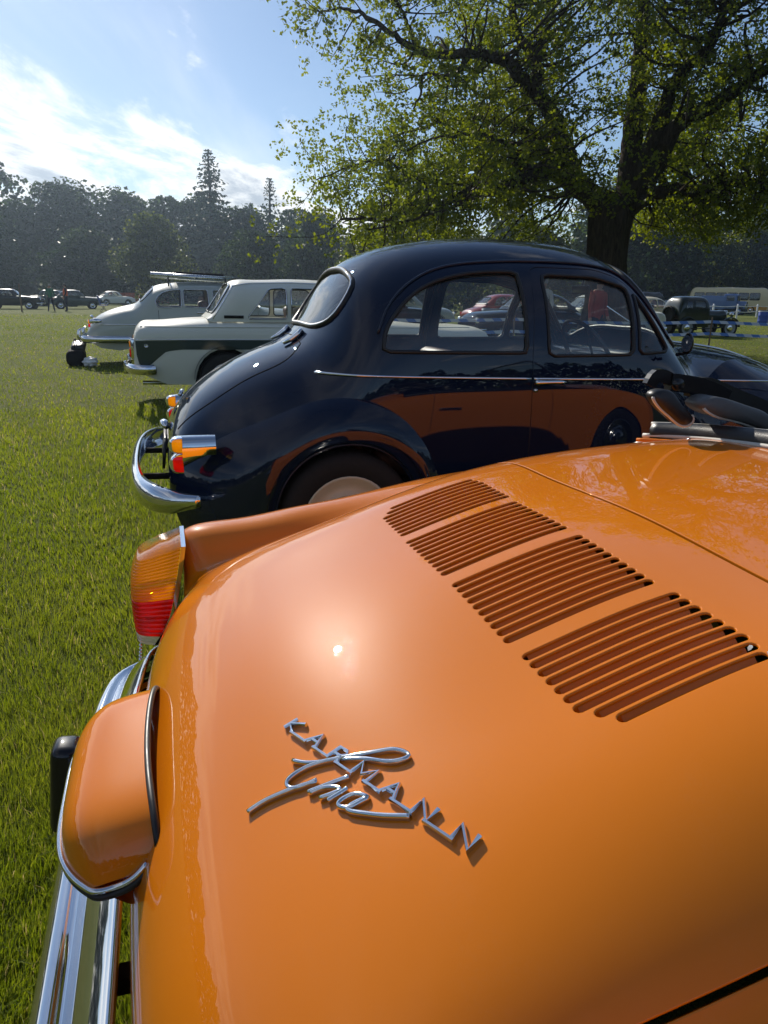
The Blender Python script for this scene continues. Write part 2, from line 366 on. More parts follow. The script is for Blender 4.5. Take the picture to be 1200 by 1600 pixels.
def panel(name, mapf, outline, holes, step, mat, parent, flange=0.012, round_=0.0015, eps=(0.004, 0.004), off=0.0, open_edges=False):
    """sheet over the domain `outline` minus `holes`, bent by mapf, with rolled edges and exact normals"""
    outline = np.asarray(outline, float); outline = outline if area2(outline) > 0 else outline[::-1]
    holes = [np.asarray(h, float) if area2(h) < 0 else np.asarray(h, float)[::-1] for h in holes]
    sx, sy = step if isinstance(step, (tuple, list)) else (step, step)
    lo, hi = outline.min(0), outline.max(0)
    gx, gy = np.meshgrid(np.arange(lo[0] + sx * 0.5, hi[0], sx), np.arange(lo[1] + sy * 0.5, hi[1], sy))
    gx = gx + (np.arange(gx.shape[0]) % 2)[:, None] * sx * 0.5
    G = np.stack([gx.ravel(), gy.ravel()], 1); sc = np.array([1 / sx, 1 / sy])
    keep = inpoly(G, outline) & (distpoly(G * sc, outline * sc) > 0.45)
    for h in holes:
        bb = (G > h.min(0) - [sx, sy]).all(1) & (G < h.max(0) + [sx, sy]).all(1); idx = np.where(bb & keep)[0]
        if len(idx):
            keep[idx] = ~inpoly(G[idx], h) & (distpoly(G[idx] * sc, h * sc) > 0.4)
    G = G[keep]
    loops = [outline] + holes; pts = []; edges = []
    for L in loops:
        b = len(pts); pts += [tuple(p) for p in L]; edges += [(b + i, b + (i + 1) % len(L)) for i in range(len(L))]
    nl = len(pts); pts += [tuple(p) for p in G]
    r = delaunay_2d_cdt([Vector((p[0] * sc[0], p[1] * sc[1])) for p in pts], edges, [], 0, 1e-6)
    D = np.array([(v[0] / sc[0], v[1] / sc[1]) for v in r[0]]); F = np.array([t for t in r[2] if len(t) == 3])
    cen = D[F].mean(1); k = inpoly(cen, outline)
    for h in holes: k &= ~inpoly(cen, h)
    F = F[k]
    # orientation
    d1 = D[F[:, 1]] - D[F[:, 0]]; d2 = D[F[:, 2]] - D[F[:, 0]]; fl = (d1[:, 0] * d2[:, 1] - d1[:, 1] * d2[:, 0]) < 0
    F[fl] = F[fl][:, ::-1]
    V = mapf(D); N = mapnormals(mapf, D, eps)
    if off: V = V + N * off
    V = [*V]; NN = [*N]; F = [tuple(t) for t in F]
    if flange > 0:
        for L in loops:
            m = len(L); P = mapf(L); n = mapnormals(mapf, L, eps); P = P + n * off
            T = np.roll(P, -1, 0) - np.roll(P, 1, 0); T /= np.maximum(np.linalg.norm(T, axis=1, keepdims=True), 1e-12)
            e = np.cross(T, n); e /= np.maximum(np.linalg.norm(e, axis=1, keepdims=True), 1e-12)
            b = len(V); h45 = (n + e) / math.sqrt(2)
            rows = [(P, n), (P + e * round_ * 0.7 - n * round_ * 0.3, h45), (P + e * round_ - n * round_, e), (P + e * round_ - n * flange, e)]
            for (q, w) in rows: V += [*q]; NN += [*w]
            for j in range(3):
                for i in range(m):
                    i2 = (i + 1) % m; F.append((b + j * m + i, b + (j + 1) * m + i, b + (j + 1) * m + i2, b + j * m + i2))
    return mobj(name, V, F, mat, parent, True, NN)
def roundrect(x0, x1, y0, y1, r, n=6):
    r = r if isinstance(r, (list, tuple)) else (r,) * 4; out = []
    for (cx, cy, a, rr) in ((x1 - r[0], y1 - r[0], 0, r[0]), (x0 + r[1], y1 - r[1], 90, r[1]), (x0 + r[2], y0 + r[2], 180, r[2]), (x1 - r[3], y0 + r[3], 270, r[3])):
        for i in range(n + 1):
            t = R(a + 90 * i / n); out.append((cx + rr * math.cos(t), cy + rr * math.sin(t)))
    return np.array(out)
def resample(loop, step, scale=(1, 1)):
    P = np.asarray(loop, float); Q = np.vstack([P, P[:1]]); d = np.r_[0, np.cumsum(np.linalg.norm(np.diff(Q, axis=0) * scale, axis=1))]
    n = max(8, int(d[-1] / step)); t = np.linspace(0, d[-1], n, endpoint=False)
    return np.stack([np.interp(t, d, Q[:, 0]), np.interp(t, d, Q[:, 1])], 1)
def grid(name, fn, nu, nv, mat, parent=None, closeu=False, closev=False, flip=False):
    """fn(u,v) vectorised over [0,1]^2 -> (...,3)"""
    u = np.linspace(0, 1, nu, endpoint=not closeu); v = np.linspace(0, 1, nv, endpoint=not closev)
    U, W = np.meshgrid(u, v, indexing='ij'); V = fn(U, W).reshape(-1, 3); F = []
    for i in range(nu if closeu else nu - 1):
        for j in range(nv if closev else nv - 1):
            a, b, c, d = i * nv + j, ((i + 1) % nu) * nv + j, ((i + 1) % nu) * nv + (j + 1) % nv, i * nv + (j + 1) % nv
            F.append((a, d, c, b) if flip else (a, b, c, d))
    return mobj(name, V, F, mat, parent)
def copy_tree(o, parent=None, mats=None):
    c = o.copy(); COL.objects.link(c); c.parent = parent
    for ch in list(o.children): copy_tree(ch, c)
    return c
def wheel(parent, c, r, w, rim='cream_wheel', hub='chrome', out=-1, name='wheel', n=36, rimr=0.62):
    """axle along local y; out = -1 when the outer face looks to -y"""
    root = mobj(name, *tyre_geo(c, r, w, n, rimr), 'tyre', parent)
    o = out; k = r * rimr
    MB().lathe([(k * 1.02, o * w * 0.42), (k * 1.04, o * w * 0.47), (k * 0.98, o * w * 0.46), (k * 0.86, o * w * 0.30), (k * 0.62, o * w * 0.26), (k * 0.60, o * w * 0.34), (0.001, o * w * 0.34)], c, 'y', n).build('rim', rim, root)
    MB().lathe([(k * 0.58, o * w * 0.345), (k * 0.55, o * w * 0.45), (k * 0.4, o * w * 0.56), (k * 0.2, o * w * 0.62), (0.001, o * w * 0.63)], c, 'y', n).build('hub_cap', hub, root)
    return root
def tyre_geo(c, r, w, n=36, rimr=0.62):
    m = MB(); h = w / 2
    m.lathe([(r * rimr, -h * 0.8), (r * (rimr + 0.1), -h), (r * 0.9, -h), (r * 0.975, -h * 0.82), (r, -h * 0.5), (r, h * 0.5), (r * 0.975, h * 0.82), (r * 0.9, h), (r * (rimr + 0.1), h), (r * rimr, h * 0.8), (r * rimr, -h * 0.8)], c, 'y', n)
    return m.v, m.f
# ---------------------------------------------------------------- rear deck surface of the orange convertible
# local frame: x forward, y left, z up; control curves (x, z) at fixed y, all with 12 stations from the tail up to the hood well
KG_Y = [0.0, 0.30, 0.48, 0.56, 0.61, 0.65, 0.70, 0.77]
KG_X = [[.030, .020, .022, .045, .100, .200, .330, .460, .630, .755, 1.00, 1.28],
        [.038, .029, .031, .054, .108, .206, .334, .462, .631, .755, 1.00, 1.27],
        [.066, .058, .060, .082, .132, .226, .346, .468, .634, .757, 1.00, 1.26],
        [.093, .087, .089, .107, .152, .242, .355, .474, .637, .758, 1.00, 1.25],
        [.106, .100, .101, .113, .148, .240, .355, .475, .639, .759, 1.00, 1.25],
        [.114, .109, .108, .114, .136, .236, .354, .475, .640, .760, 1.00, 1.25],
        [.122, .118, .116, .114, .122, .230, .352, .474, .640, .760, 1.00, 1.25],
        [.126, .122, .120, .118, .127, .234, .354, .476, .640, .760, 1.00, 1.25]]
KG_Z = [[.40, .480, .560, .650, .725, .785, .835, .879, .931, .950, .966, .972],
        [.40, .480, .560, .648, .720, .776, .825, .869, .921, .941, .959, .966],
        [.40, .480, .560, .645, .712, .766, .810, .851, .902, .926, .949, .957],
        [.40, .480, .560, .642, .702, .742, .775, .811, .865, .897, .929, .942],
        [.40, .482, .565, .645, .698, .721, .748, .783, .841, .877, .911, .925],
        [.40, .486, .578, .668, .732, .752, .771, .793, .839, .867, .896, .911],
        [.40, .490, .590, .690, .752, .770, .787, .804, .836, .854, .876, .890],
        [.40, .488, .584, .680, .741, .758, .774, .790, .820, .838, .860, .874]]
_yy = np.array([-v for v in KG_Y[:0:-1]] + KG_Y)
_n = len(_yy); _h = np.diff(_yy); _A = np.eye(_n); _B = np.zeros((_n, _n))
for _i in range(1, _n - 1):
    _A[_i, _i - 1] = _h[_i - 1]; _A[_i, _i] = 2 * (_h[_i - 1] + _h[_i]); _A[_i, _i + 1] = _h[_i]
    _B[_i, _i + 1] = 6 / _h[_i]; _B[_i, _i] = -6 / _h[_i] - 6 / _h[_i - 1]; _B[_i, _i - 1] = 6 / _h[_i - 1]
_MM = np.linalg.solve(_A, _B)
_xc, _zc = np.array(KG_X), np.array(KG_Z)
_kk = np.r_[0, np.cumsum(np.hypot(np.diff(_xc[0]), np.diff(_zc[0])))]      # stations by chord length on the centre line
KG_L = _kk[-1]
_cs = [cspline(_kk, np.stack([_xc[j], _zc[j]], 1)) for j in range(len(KG_Y))]
def kg_map(D):
    D = np.asarray(D, float); a, y = D[:, 0], D[:, 1]
    C = np.stack([f(a) for f in _cs], 1)                       # N, 6, 2
    C = np.concatenate([C[:, :0:-1], C], 1)                    # N, 11, 2
    M = np.einsum('ij,njk->nik', _MM, C)
    k = np.clip(np.searchsorted(_yy, y) - 1, 0, _n - 2); i = np.arange(len(y))
    t = (y - _yy[k])[:, None]; u = (_yy[k + 1] - y)[:, None]; h = _h[k][:, None]
    r = (M[i, k] * u ** 3 + M[i, k + 1] * t ** 3) / (6 * h) + (C[i, k] / h - M[i, k] * h / 6) * u + (C[i, k + 1] / h - M[i, k + 1] * h / 6) * t
    return np.stack([r[:, 0], y, r[:, 1]], 1)
def kg_a(x):                                                   # station on the centre line at forward distance x (x > 0.05)
    a = np.linspace(0.15, KG_L, 2000); return np.interp(x, _cs[0](a)[:, 0], a)
def kg_az(z):                                                  # station on the tail at height z
    a = np.linspace(0.0, 0.45, 900); return np.interp(z, _cs[0](a)[:, 1], a)
# ---------------------------------------------------------------- setting: ground
YAW = R(16.5)
def make_ground():
    m, nt, out = material('field_grass')
    oc = obcoord(nt)
    a = noise(nt, 0.35, 5, 0.6, oc); b = noise(nt, 14, 6, 0.65, oc); c = noise(nt, 110, 4, 0.6, oc)
    c1 = mixcol(nt, maprange(nt, b.outputs[0], 0.3, 0.7, 0, 1), (0.070, 0.110, 0.014), (0.170, 0.195, 0.034))
    c2 = mixcol(nt, maprange(nt, a.outputs[0], 0.35, 0.7, 0, 0.55), c1, (0.21, 0.20, 0.055))
    p = nd(nt, 'ShaderNodeBsdfPrincipled', {'Base Color': c2, 'Roughness': 0.9, 'Specular IOR Level': 0.1})
    bp = nd(nt, 'ShaderNodeBump', {'Strength': 0.9, 'Distance': 0.05, 'Height': c.outputs[0]}); nt.links.new(bp.outputs[0], p.inputs['Normal'])
    nt.links.new(p.outputs[0], out.inputs[0])
    n = 120; g = np.linspace(-1, 1, n); g = np.sign(g) * np.abs(g) ** 2.2 * 1500
    X, Y = np.meshgrid(g, g, indexing='ij'); d = np.hypot(X, Y)
    Z = np.where(d > 12, 0.04 * np.sin(X * 0.11 + 1) * np.sin(Y * 0.07) * np.clip((d - 12) / 40, 0, 1), 0)
    V = np.stack([X, Y, Z], -1).reshape(-1, 3)
    F = [(i * n + j, (i + 1) * n + j, (i + 1) * n + j + 1, i * n + j + 1) for i in range(n - 1) for j in range(n - 1)]
    o = mobj('ground', V, F, 'field_grass'); tag(o, 'open mown grass field', None, kind='structure')
make_ground()

# ---------------------------------------------------------------- orange convertible
def make_orange():
    root = thing('orange_convertible', 'glossy orange convertible in the foreground with louvred engine lid and folded black hood', 'car', (-0.35, 0.82, 0), YAW)
    ab, af = kg_az(0.485), kg_a(0.755)
    def lid_outline(g):                         # g = shrink
        hw = 0.583 - g
        pts = roundrect(ab + g, af - g, -hw, hw, (0.13, 0.13, 0.05, 0.05), 10)
        w = np.clip((pts[:, 0] - ab) / 0.22, 0, 1); pts[:, 1] *= 0.90 + 0.10 * w * (2 - w)
        return resample(pts, 0.016)
    outer = lid_outline(-0.0045)
    top = roundrect(0.0, KG_L, -0.74, 0.74, 0.004, 2)
    panel('rear_deck', kg_map, resample(top, 0.02), [outer], 0.022, 'orange_paint', root, 0.014)
    # engine lid with 38 louvres
    slots = []
    for sgn in (1, -1):
        for i in range(10): slots.append((sgn * (0.022 + 0.0178 * i), 0.455, 0.650))
        for i in range(9):
            d = max(0, i - 6); slots.append((sgn * (0.224 + 0.0178 * i), 0.458 + 0.012 * d, 0.655 - 0.004 * d))
    holes = []
    for (y, x0, x1) in slots:
        a0, a1 = kg_a(x0), kg_a(x1); hw = 0.0079; pts = []
        for t in np.linspace(a0 + hw, a1 - hw, 12): pts.append((t, y - hw))
        for t in np.linspace(-80, 80, 6): pts.append((a1 - hw + hw * math.cos(R(t)), y + hw * math.sin(R(t))))
        for t in np.linspace(a1 - hw, a0 + hw, 12): pts.append((t, y + hw))
        for t in np.linspace(100, 260, 6): pts.append((a0 + hw + hw * math.cos(R(t)), y + hw * math.sin(R(t))))
        holes.append(np.array(pts))
    lid = panel('engine_lid', kg_map, lid_outline(0.0038), holes, 0.02, 'orange_paint', root, 0.0030, 0.0019)
    lid['label'] = 'orange engine lid with four groups of slots'
    for (y, x0, x1) in slots:
        a = np.linspace(kg_a(x0) + 0.009, kg_a(x1) - 0.010, 12)
        V = []; prof = [(0.0084, -0.0042), (0.0070, -0.0052), (0.0015, -0.0120), (-0.0035, -0.0175), (-0.0045, -0.030)]
        for (dy, dz) in prof:
            D = np.stack([a, np.full_like(a, y + dy)], 1); P = kg_map(D) + mapnormals(kg_map, D, (.004, .004)) * dz; V.append(P)
        n = len(a); V = np.concatenate(V)
        F = [(j * n + i, j * n + i + 1, (j + 1) * n + i + 1, (j + 1) * n + i) for j in range(len(prof) - 1) for i in range(n - 1)]
        mobj('louvre_slat', V, F, 'orange_paint', lid)
    # dark engine bay under the lid
    def bay(u, v):
        D = np.stack([ab + 0.02 + u.ravel() * (af - ab - 0.04), (v.ravel() - 0.5) * 1.06], 1)
        P = kg_map(D) - mapnormals(kg_map, D, (.004, .004)) * (0.05 + 0.06 * np.sin(np.pi * v.ravel())[:, None]); return P
    grid('engine_bay', bay, 20, 20, 'dark_cavity', root)
    # ---- script badge
    A0, A1 = np.array((0.4691, -0.160)), np.array((0.5758, -0.4179)); UP0, UP1 = np.array((0.026, 0.0030)), np.array((0.0240, 0.0115))
    def tx(u, v): return A0 + (A1 - A0) * u + (UP0 * (1 - u) + UP1 * u) * v * 0.66
    def stroke(mb, pts, w=0.0042, h=0.0052, lift=0.0):
        D = np.array(pts, float); P = kg_map(D); N = mapnormals(kg_map, D, (.004, .004))
        pr = [(-w / 2, 0.0), (-w / 2, h * 0.7), (-w * 0.28, h), (w * 0.28, h), (w / 2, h * 0.7), (w / 2, 0.0)]
        mb.tube(P + N * lift, None, prof=pr, nrm=N)
    letters = {'K': [[(0, 0), (0, 1)], [(1, 1), (0, .45), (1, 0)]], 'A': [[(0, 0), (.5, 1), (1, 0)], [(.25, .4), (.75, .4)]],
               'R': [[(0, 0), (0, 1), (.7, 1), (1, .8), (.7, .5), (0, .5)], [(.5, .5), (1, 0)]], 'M': [[(0, 0), (0, 1), (.5, .3), (1, 1), (1, 0)]],
               'N': [[(0, 0), (0, 1), (1, 0), (1, 1)]]}
    spots = [('K', 0.00, 0.062), ('A', 0.150, 0.222), ('R', 0.305, 0.367), ('M', 0.450, 0.535), ('A', 0.610, 0.682), ('N', 0.770, 0.840), ('N', 0.945, 1.015)]
    bar = MB()
    for (p, q) in zip(spots[:-1], spots[1:]): stroke(bar, [tx(p[2] - 0.012, 0), tx((p[2] + q[1]) / 2, 0), tx(q[1] + 0.012, 0)], w=0.0044, h=0.0058)
    badge = bar.build('badge', 'chrome', lid, False); badge['label'] = 'chrome badge of block letters crossed by flowing script'
    badge.parent = root
    for (ch, u0, u1) in spots:
        mb = MB()
        for st in letters[ch]: stroke(mb, [tx(u0 + (u1 - u0) * p[0], p[1]) for p in st], w=0.0047, h=0.0056)
        mb.build('letter', 'chrome', badge, False)
    script = {'loop': [(0.467, -0.2184), (0.48, -0.2324), (0.5153, -0.2504), (0.5524, -0.2668), (0.5731, -0.282), (0.5756, -0.2924), (0.5691, -0.2926), (0.5403, -0.2716), (0.5147, -0.2527)],
              'g': [(0.5153, -0.2504), (0.4913, -0.241), (0.4678, -0.2386), (0.4543, -0.2453), (0.4551, -0.2533), (0.4703, -0.2611), (0.4842, -0.263)],
              'tail': [(0.4837, -0.2649), (0.4655, -0.2593), (0.4429, -0.2549), (0.422, -0.2529), (0.4082, -0.2541)],
              'h': [(0.5143, -0.2801), (0.4947, -0.2767), (0.4713, -0.2727)],
              'h2': [(0.4732, -0.2752), (0.4935, -0.2808), (0.5016, -0.2897), (0.48, -0.288)],
              'i': [(0.5086, -0.294), (0.4975, -0.2953), (0.4865, -0.2962)],
              'a': [(0.5224, -0.3169), (0.5103, -0.3047), (0.4943, -0.308), (0.5003, -0.3164), (0.5145, -0.3181), (0.5225, -0.318), (0.5011, -0.3176), (0.5101, -0.3309), (0.5265, -0.3458), (0.5487, -0.3619)]}
    mb = MB()
    for k, v in script.items(): stroke(mb, pspline(v, n=max(8, len(v) * 6)), w=0.0046, h=0.0056, lift=0.0003)
    mb.build('script_lettering', 'chrome', badge)
    # ---- number-plate light housing
    def hous(u, v):
        y = (v - 0.5) * 2; ay = np.abs(y)
        x0 = -0.052 + 0.045 * ay ** 4; x1 = 0.050 + 0.012 * ay ** 2
        x = x0 + (x1 - x0) * (1 - (1 - u) ** 1.0)
        e = np.clip(1 - (1 - u) ** 5, 0, 1) ** 0.5 * np.clip(1 - ay ** 7, 0, 1) ** 0.5
        z = 0.632 + 0.052 * e + 0.018 * u * (1 - 0.3 * y * y)
        return np.stack([x, y * 0.172, z], -1)
    ho = grid('plate_light_housing', hous, 30, 44, 'orange_paint', root)
    for nm, mat, dz, rr, inset in (('chrome_trim', 'chrome', 0.630, 0.0036, 0.0), ('seal', 'rubber', 0.622, 0.0045, 0.003)):
        path = []
        for y in np.linspace(-1, 1, 60):
            ay = abs(y); path.append((-0.054 + 0.045 * ay ** 4 + inset, y * 0.174, dz))
        ex = [(0.012, 0.1755, dz), (0.036, 0.177, dz + 0.01), (0.050, 0.173, dz + 0.022)]
        path = [(p[0], -p[1], p[2]) for p in ex[::-1]] + path + ex
        MB().tube(pspline(path, 110), rr, 10).build(nm, mat, ho)
    gas = [(0.051 + 0.012 * y * y, y * 0.172, 0.700 - 0.03 * abs(y) ** 6) for y in np.linspace(-1, 1, 40)]
    MB().tube(gas, 0.0042, 10).build('gasket', 'rubber', ho)
    lo = MB()
    def under(u, v):
        y = (v - 0.5) * 2; ay = np.abs(y); x0 = -0.050 + 0.045 * ay ** 4
        return np.stack([x0 + (0.05 - x0) * u, y * 0.170, 0.628 - 0.035 * np.sin(np.pi * np.clip(u, 0, 1) * 0.5)], -1)
    grid('lamp_underside', under, 8, 20, 'worn_chrome', ho)
    # ---- bumper with overriders
    prof = np.array([(0.006, 0.488), (0.002, 0.495), (-0.004, 0.493), (-0.030, 0.4685), (-0.053, 0.4475), (-0.058, 0.438), (-0.064, 0.435), (-0.071, 0.442), (-0.081, 0.443), (-0.093, 0.434), (-0.102, 0.418), (-0.105, 0.395),
                     (-0.099, 0.368), (-0.085, 0.350), (-0.066, 0.346), (-0.062, 0.352), (-0.080, 0.362), (-0.094, 0.395), (-0.084, 0.424), (-0.050, 0.428), (-0.02, 0.455)])
    ys = np.linspace(-0.83, 0.83, 80); V = []; F = []
    for y in ys:
        d = max(0, abs(y) - 0.30); dx = 0.22 * d * d + 6.0 * max(0, abs(y) - 0.66) ** 2.2 ; sc = 1 - 0.35 * max(0, (abs(y) - 0.6) / 0.23) ** 2
        yy = y * (1 - 0.02 * max(0, (abs(y) - 0.7)) / 0.13)
        V += [(p[0] * sc + dx, yy, 0.41 + (p[1] - 0.41) * sc) for p in prof]
    k = len(prof)
    for i in range(len(ys) - 1):
        for j in range(k): F.append((i * k + j, i * k + (j + 1) % k, (i + 1) * k + (j + 1) % k, (i + 1) * k + j))
    bu = mobj('bumper', V, F, 'chrome', root)
    for y in (0.315, -0.315):
        MB().box((-0.105, y, 0.435), (0.05, 0.062, 0.165), Matrix.Rotation(R(6), 3, 'Y'), 0.016).build('overrider', 'black_paint', bu)
        MB().box((-0.02, y * 1.15, 0.405), (0.11, 0.035, 0.02)).build('bracket', 'dark_cavity', bu)
    MB().box((0.0, -0.10, 0.425), (0.10, 0.03, 0.025), bevel=0.004).build('bracket', 'dark_cavity', bu)
    # ---- tail lamps
    for sg in (1, -1):
        # lens outline in side view (x, z), ends against the chrome bezel
        rear = [(0.022, 0.723), (0.010, 0.695), (0.005, 0.655), (0.004, 0.615), (0.006, 0.575), (0.010, 0.538)]
        front = [(0.112, 0.753), (0.107, 0.722), (0.099, 0.680), (0.088, 0.625), (0.074, 0.580), (0.044, 0.530)]
        rs, fs = pspline(rear, 61), pspline(front, 61)
        bez = MB()
        def lensgrid(t0, t1, ribs):
            nt_, nv = 84, 16; V = []; F = []
            for i in range(nt_ + 1):
                t = t0 + (t1 - t0) * i / nt_; q = t * 60; i0 = int(min(59, q)); fr = q - i0
                pr = rs[i0] * (1 - fr) + rs[i0 + 1] * fr; pf = fs[i0] * (1 - fr) + fs[i0 + 1] * fr
                rib = 0.0021 * abs(math.sin(ribs * (t - t0) / (t1 - t0) * math.pi))
                hw = 0.070 - 0.02 * t
                for j in range(nv + 1):
                    a = -math.pi / 2 + math.pi * j / nv
                    # D-shaped section: straight flanks, rounded back
                    cx = max(0, math.cos(a)) ** 0.45; sy = np.sign(math.sin(a)) * abs(math.sin(a)) ** 0.55
                    x = pf[0] + (pr[0] - pf[0]) * cx - rib * 0.5; y = 0.675 + sy * (hw + rib)
                    V.append((x, sg * y, pf[1] + (pr[1] - pf[1]) * cx))
            for i in range(nt_):
                for j in range(nv):
                    q = i * (nv + 1) + j; f = (q, q + 1, q + nv + 2, q + nv + 1); F.append(f if sg > 0 else f[::-1])
            F.append(tuple(range(nv + 1)) if sg < 0 else tuple(range(nv + 1))[::-1])
            return V, F
        lamp = mobj('tail_lamp', *lensgrid(0.0, 0.50, 14), 'amber_lens', root); lamp['label'] = 'ribbed amber and red tail lamp'
        mobj('red_lens', *lensgrid(0.505, 0.90, 8), 'red_lens', lamp)
        mobj('reversing_lens', *lensgrid(0.905, 1.0, 3), 'clear_lens', lamp)
        rf = [(p[0] - 0.010, sg * (0.675 + e), p[1]) for p in fs[3:54:5] for e in (-0.045, 0.045)]
        mobj('fill_reflector', rf, [(2 * i, 2 * i + 1, 2 * i + 3, 2 * i + 2) for i in range(len(rf) // 2 - 1)], 'white_plastic', lamp)  # white panel added inside the lens to brighten the amber
        path = [(p[0] + 0.008, p[1]) for p in fs]; mb = MB()
        hw = 0.073
        for (o_, i_) in ((1, 0),):
            V = []; F = []
            for kk, p in enumerate(fs[::3]):
                w = hw - 0.02 * kk / 20; 
                for (dx, dy) in ((0.0, w), (0.009, w + 0.001), (0.009, -w - 0.001), (0.0, -w)): V.append((p[0] + dx, sg * (0.675 + dy), p[1] + 0.001))
            n4 = len(fs[::3])
            for q in range(n4 - 1):
                for e in range(4): F.append((q * 4 + e, q * 4 + (e + 1) % 4, q * 4 + 4 + (e + 1) % 4, q * 4 + 4 + e))
            F += [(0, 1, 2, 3), tuple((n4 - 1) * 4 + e for e in (3, 2, 1, 0))]
            mb.add(V, F)
        mb.build('bezel', 'chrome', lamp, False)
        bd = MB()
        for t in np.linspace(0, 1, 15): bd.lathe([(0.0001, 0.004), (0.003, 0.003), (0.0042, 0), (0.003, -0.003), (0.0001, -0.004)], (0.014 - 0.012 * t, sg * 0.70, 0.515 - 0.12 * t), 'z', 8)
        bd.build('glint_bead_strip', 'chrome', root)  # chrome beads shaped to give a dotted line of glints
    # ---- fenders and flanks
    def crest(x): return np.interp(x, [0.1, 0.125, 0.16, 0.25, 0.36, 0.48, 0.64, 0.76, 1.0, 1.3, 2.0, 2.7, 3.2, 3.7, 3.95], [.72, .742, .749, .761, .777, .793, .826, .844, .866, .872, .868, .875, .865, .80, .68])
    xs_s = np.linspace(0.1, 3.95, 200); cr_s = crest(xs_s); ker = np.ones(9) / 9; cr_p = np.convolve(np.pad(cr_s, 4, mode='edge'), ker, 'valid')
    def wid(x): return np.interp(x, [0.1, 0.3, 0.8, 1.5, 2.5, 3.2, 3.7, 3.95], [0, 0, .0, .0, -.005, -.01, -.04, -.14])
    for sg in (1, -1):
        def side(D, sg=sg):
            x, q = D[:, 0], D[:, 1] * sg * -1 if False else D[:, 1]
            c = np.interp(x, xs_s, cr_p); ph = np.clip(1 - q / 0.30, 0, 1) * np.pi / 2
            lu = 0.74 + 0.075 * np.sin(ph); zu = c - 0.004 - 0.25 * (1 - np.cos(ph))
            ll = 0.815 - 0.35 * q * q; zl = c - 0.254 + q
            l = np.where(q > 0, lu, ll) + wid(x); z = np.where(q > 0, zu, zl)
            return np.stack([x, sg * l, z], 1)
        arch = []
        ol = [(0.125, 0.30)] + [(0.125, v) for v in np.linspace(0.25, -0.25, 12)]
        bot = []
        for (wx, r) in ((0.84, 0.345), (3.24, 0.345)):
            bot += [(wx - r * math.cos(t), -0.31 + r * math.sin(t)) for t in np.linspace(0.05, math.pi - 0.05, 22)]
        low = [(x, -0.40) for x in np.linspace(0.2, 0.46, 5)] + bot[:22] + [(x, -0.40) for x in np.linspace(1.22, 2.86, 20)] + bot[22:] + [(3.64, -0.38), (3.8, -0.3), (3.93, -0.15)]
        ol += low + [(3.93, 0.30)] + [(x, 0.30) for x in np.linspace(3.9, 0.15, 90)]
        pts = np.array(ol)
        if sg > 0:
            f = lambda D: side(np.stack([D[:, 0], -D[:, 1]], 1)); pts2 = pts * [1, -1]
            panel('body_side', f, pts2, [], 0.045, 'orange_paint', root, 0.01)
        else: panel('body_side', side, pts, [], 0.045, 'orange_paint', root, 0.01)
        for wx in (0.84, 3.24):
            wheel(root, (wx, sg * 0.70, 0.315), 0.315, 0.155, 'worn_chrome', 'chrome', sg)
            MB().lathe([(0.36, -0.12), (0.36, 0.10)], (wx, sg * 0.66, 0.31), 'y', 24, 0, math.pi).build('wheel_well', 'underseal', root)
        # door seams
        for dx in (1.50, 2.48):
            z = np.linspace(0.30, -0.34, 24); P = side(np.stack([np.full_like(z, dx) + 0.02 * np.sin(z * 4), z], 1)); P[:, 1] -= sg * 0.0005
            MB().tube(P, 0.0022, 5).build('door_seam', 'dark_cavity', root)
        hx = np.linspace(1.55, 1.72, 8); P = side(np.stack([hx, np.full_like(hx, 0.06)], 1)); P[:, 1] += sg * 0.02
        MB().tube(P, 0.009, 8).build('door_handle', 'chrome', root)
    # ---- front hood, cowl, cockpit
    def hood(u, v):
        x = 2.62 + 1.36 * u; y = (v - 0.5) * 2; c = crest(x) + 0.02
        return np.stack([x - 0.18 * y * y * u, y * (0.745 + wid(x)), c + 0.07 * (1 - y * y) * (1 - u ** 3) - 0.10 * np.maximum(0, np.abs(y) - .55) ** 2 * 4 * u - 0.35 * u ** 8], -1)
    grid('front_hood', hood, 40, 30, 'orange_paint', root)
    def well(u, v):
        x = 1.27 + 1.36 * u; y = (v - 0.5) * 2
        return np.stack([x, y * 0.70, 0.90 - 0.55 * np.clip(1 - np.abs(2 * u - 1) ** 8, 0, 1) * np.clip(1 - np.abs(y) ** 10, 0, 1)], -1)
    grid('cockpit_tub', well, 30, 30, 'vinyl', root)
    for sg in (1, -1):
        MB().tube([(x, sg * 0.72, np.interp(x, xs_s, cr_p) + 0.006) for x in np.linspace(1.25, 2.64, 30)], 0.03, 8).build('door_sill', 'vinyl', root)
        MB().box((1.72, sg * 0.33, 0.72), (0.14, 0.48, 0.56), Matrix.Rotation(R(-12), 3, 'Y'), 0.06).build('seat_back', 'vinyl', root)
        MB().box((1.97, sg * 0.33, 0.48), (0.48, 0.48, 0.16), None, 0.06).build('seat_cushion', 'vinyl', root)
    fr = pspline([(2.68, -0.66, 0.90), (2.56, -0.63, 1.10), (2.42, -0.58, 1.29), (2.36, -0.30, 1.325), (2.35, 0, 1.33), (2.36, 0.30, 1.325), (2.42, 0.58, 1.29), (2.56, 0.63, 1.10), (2.68, 0.66, 0.90)], 60)
    ws = MB().tube(fr, 0.016, 8).build('windscreen_frame', 'chrome', root)
    V = [tuple(p) for p in fr] + [(2.70, p[1], 0.90) for p in fr]; n = len(fr)
    mobj('windscreen', V, [(i, i + 1, n + i + 1, n + i) for i in range(n - 1)], 'screen_glass', ws)
    th = np.linspace(0, 2 * np.pi, 30, endpoint=False)
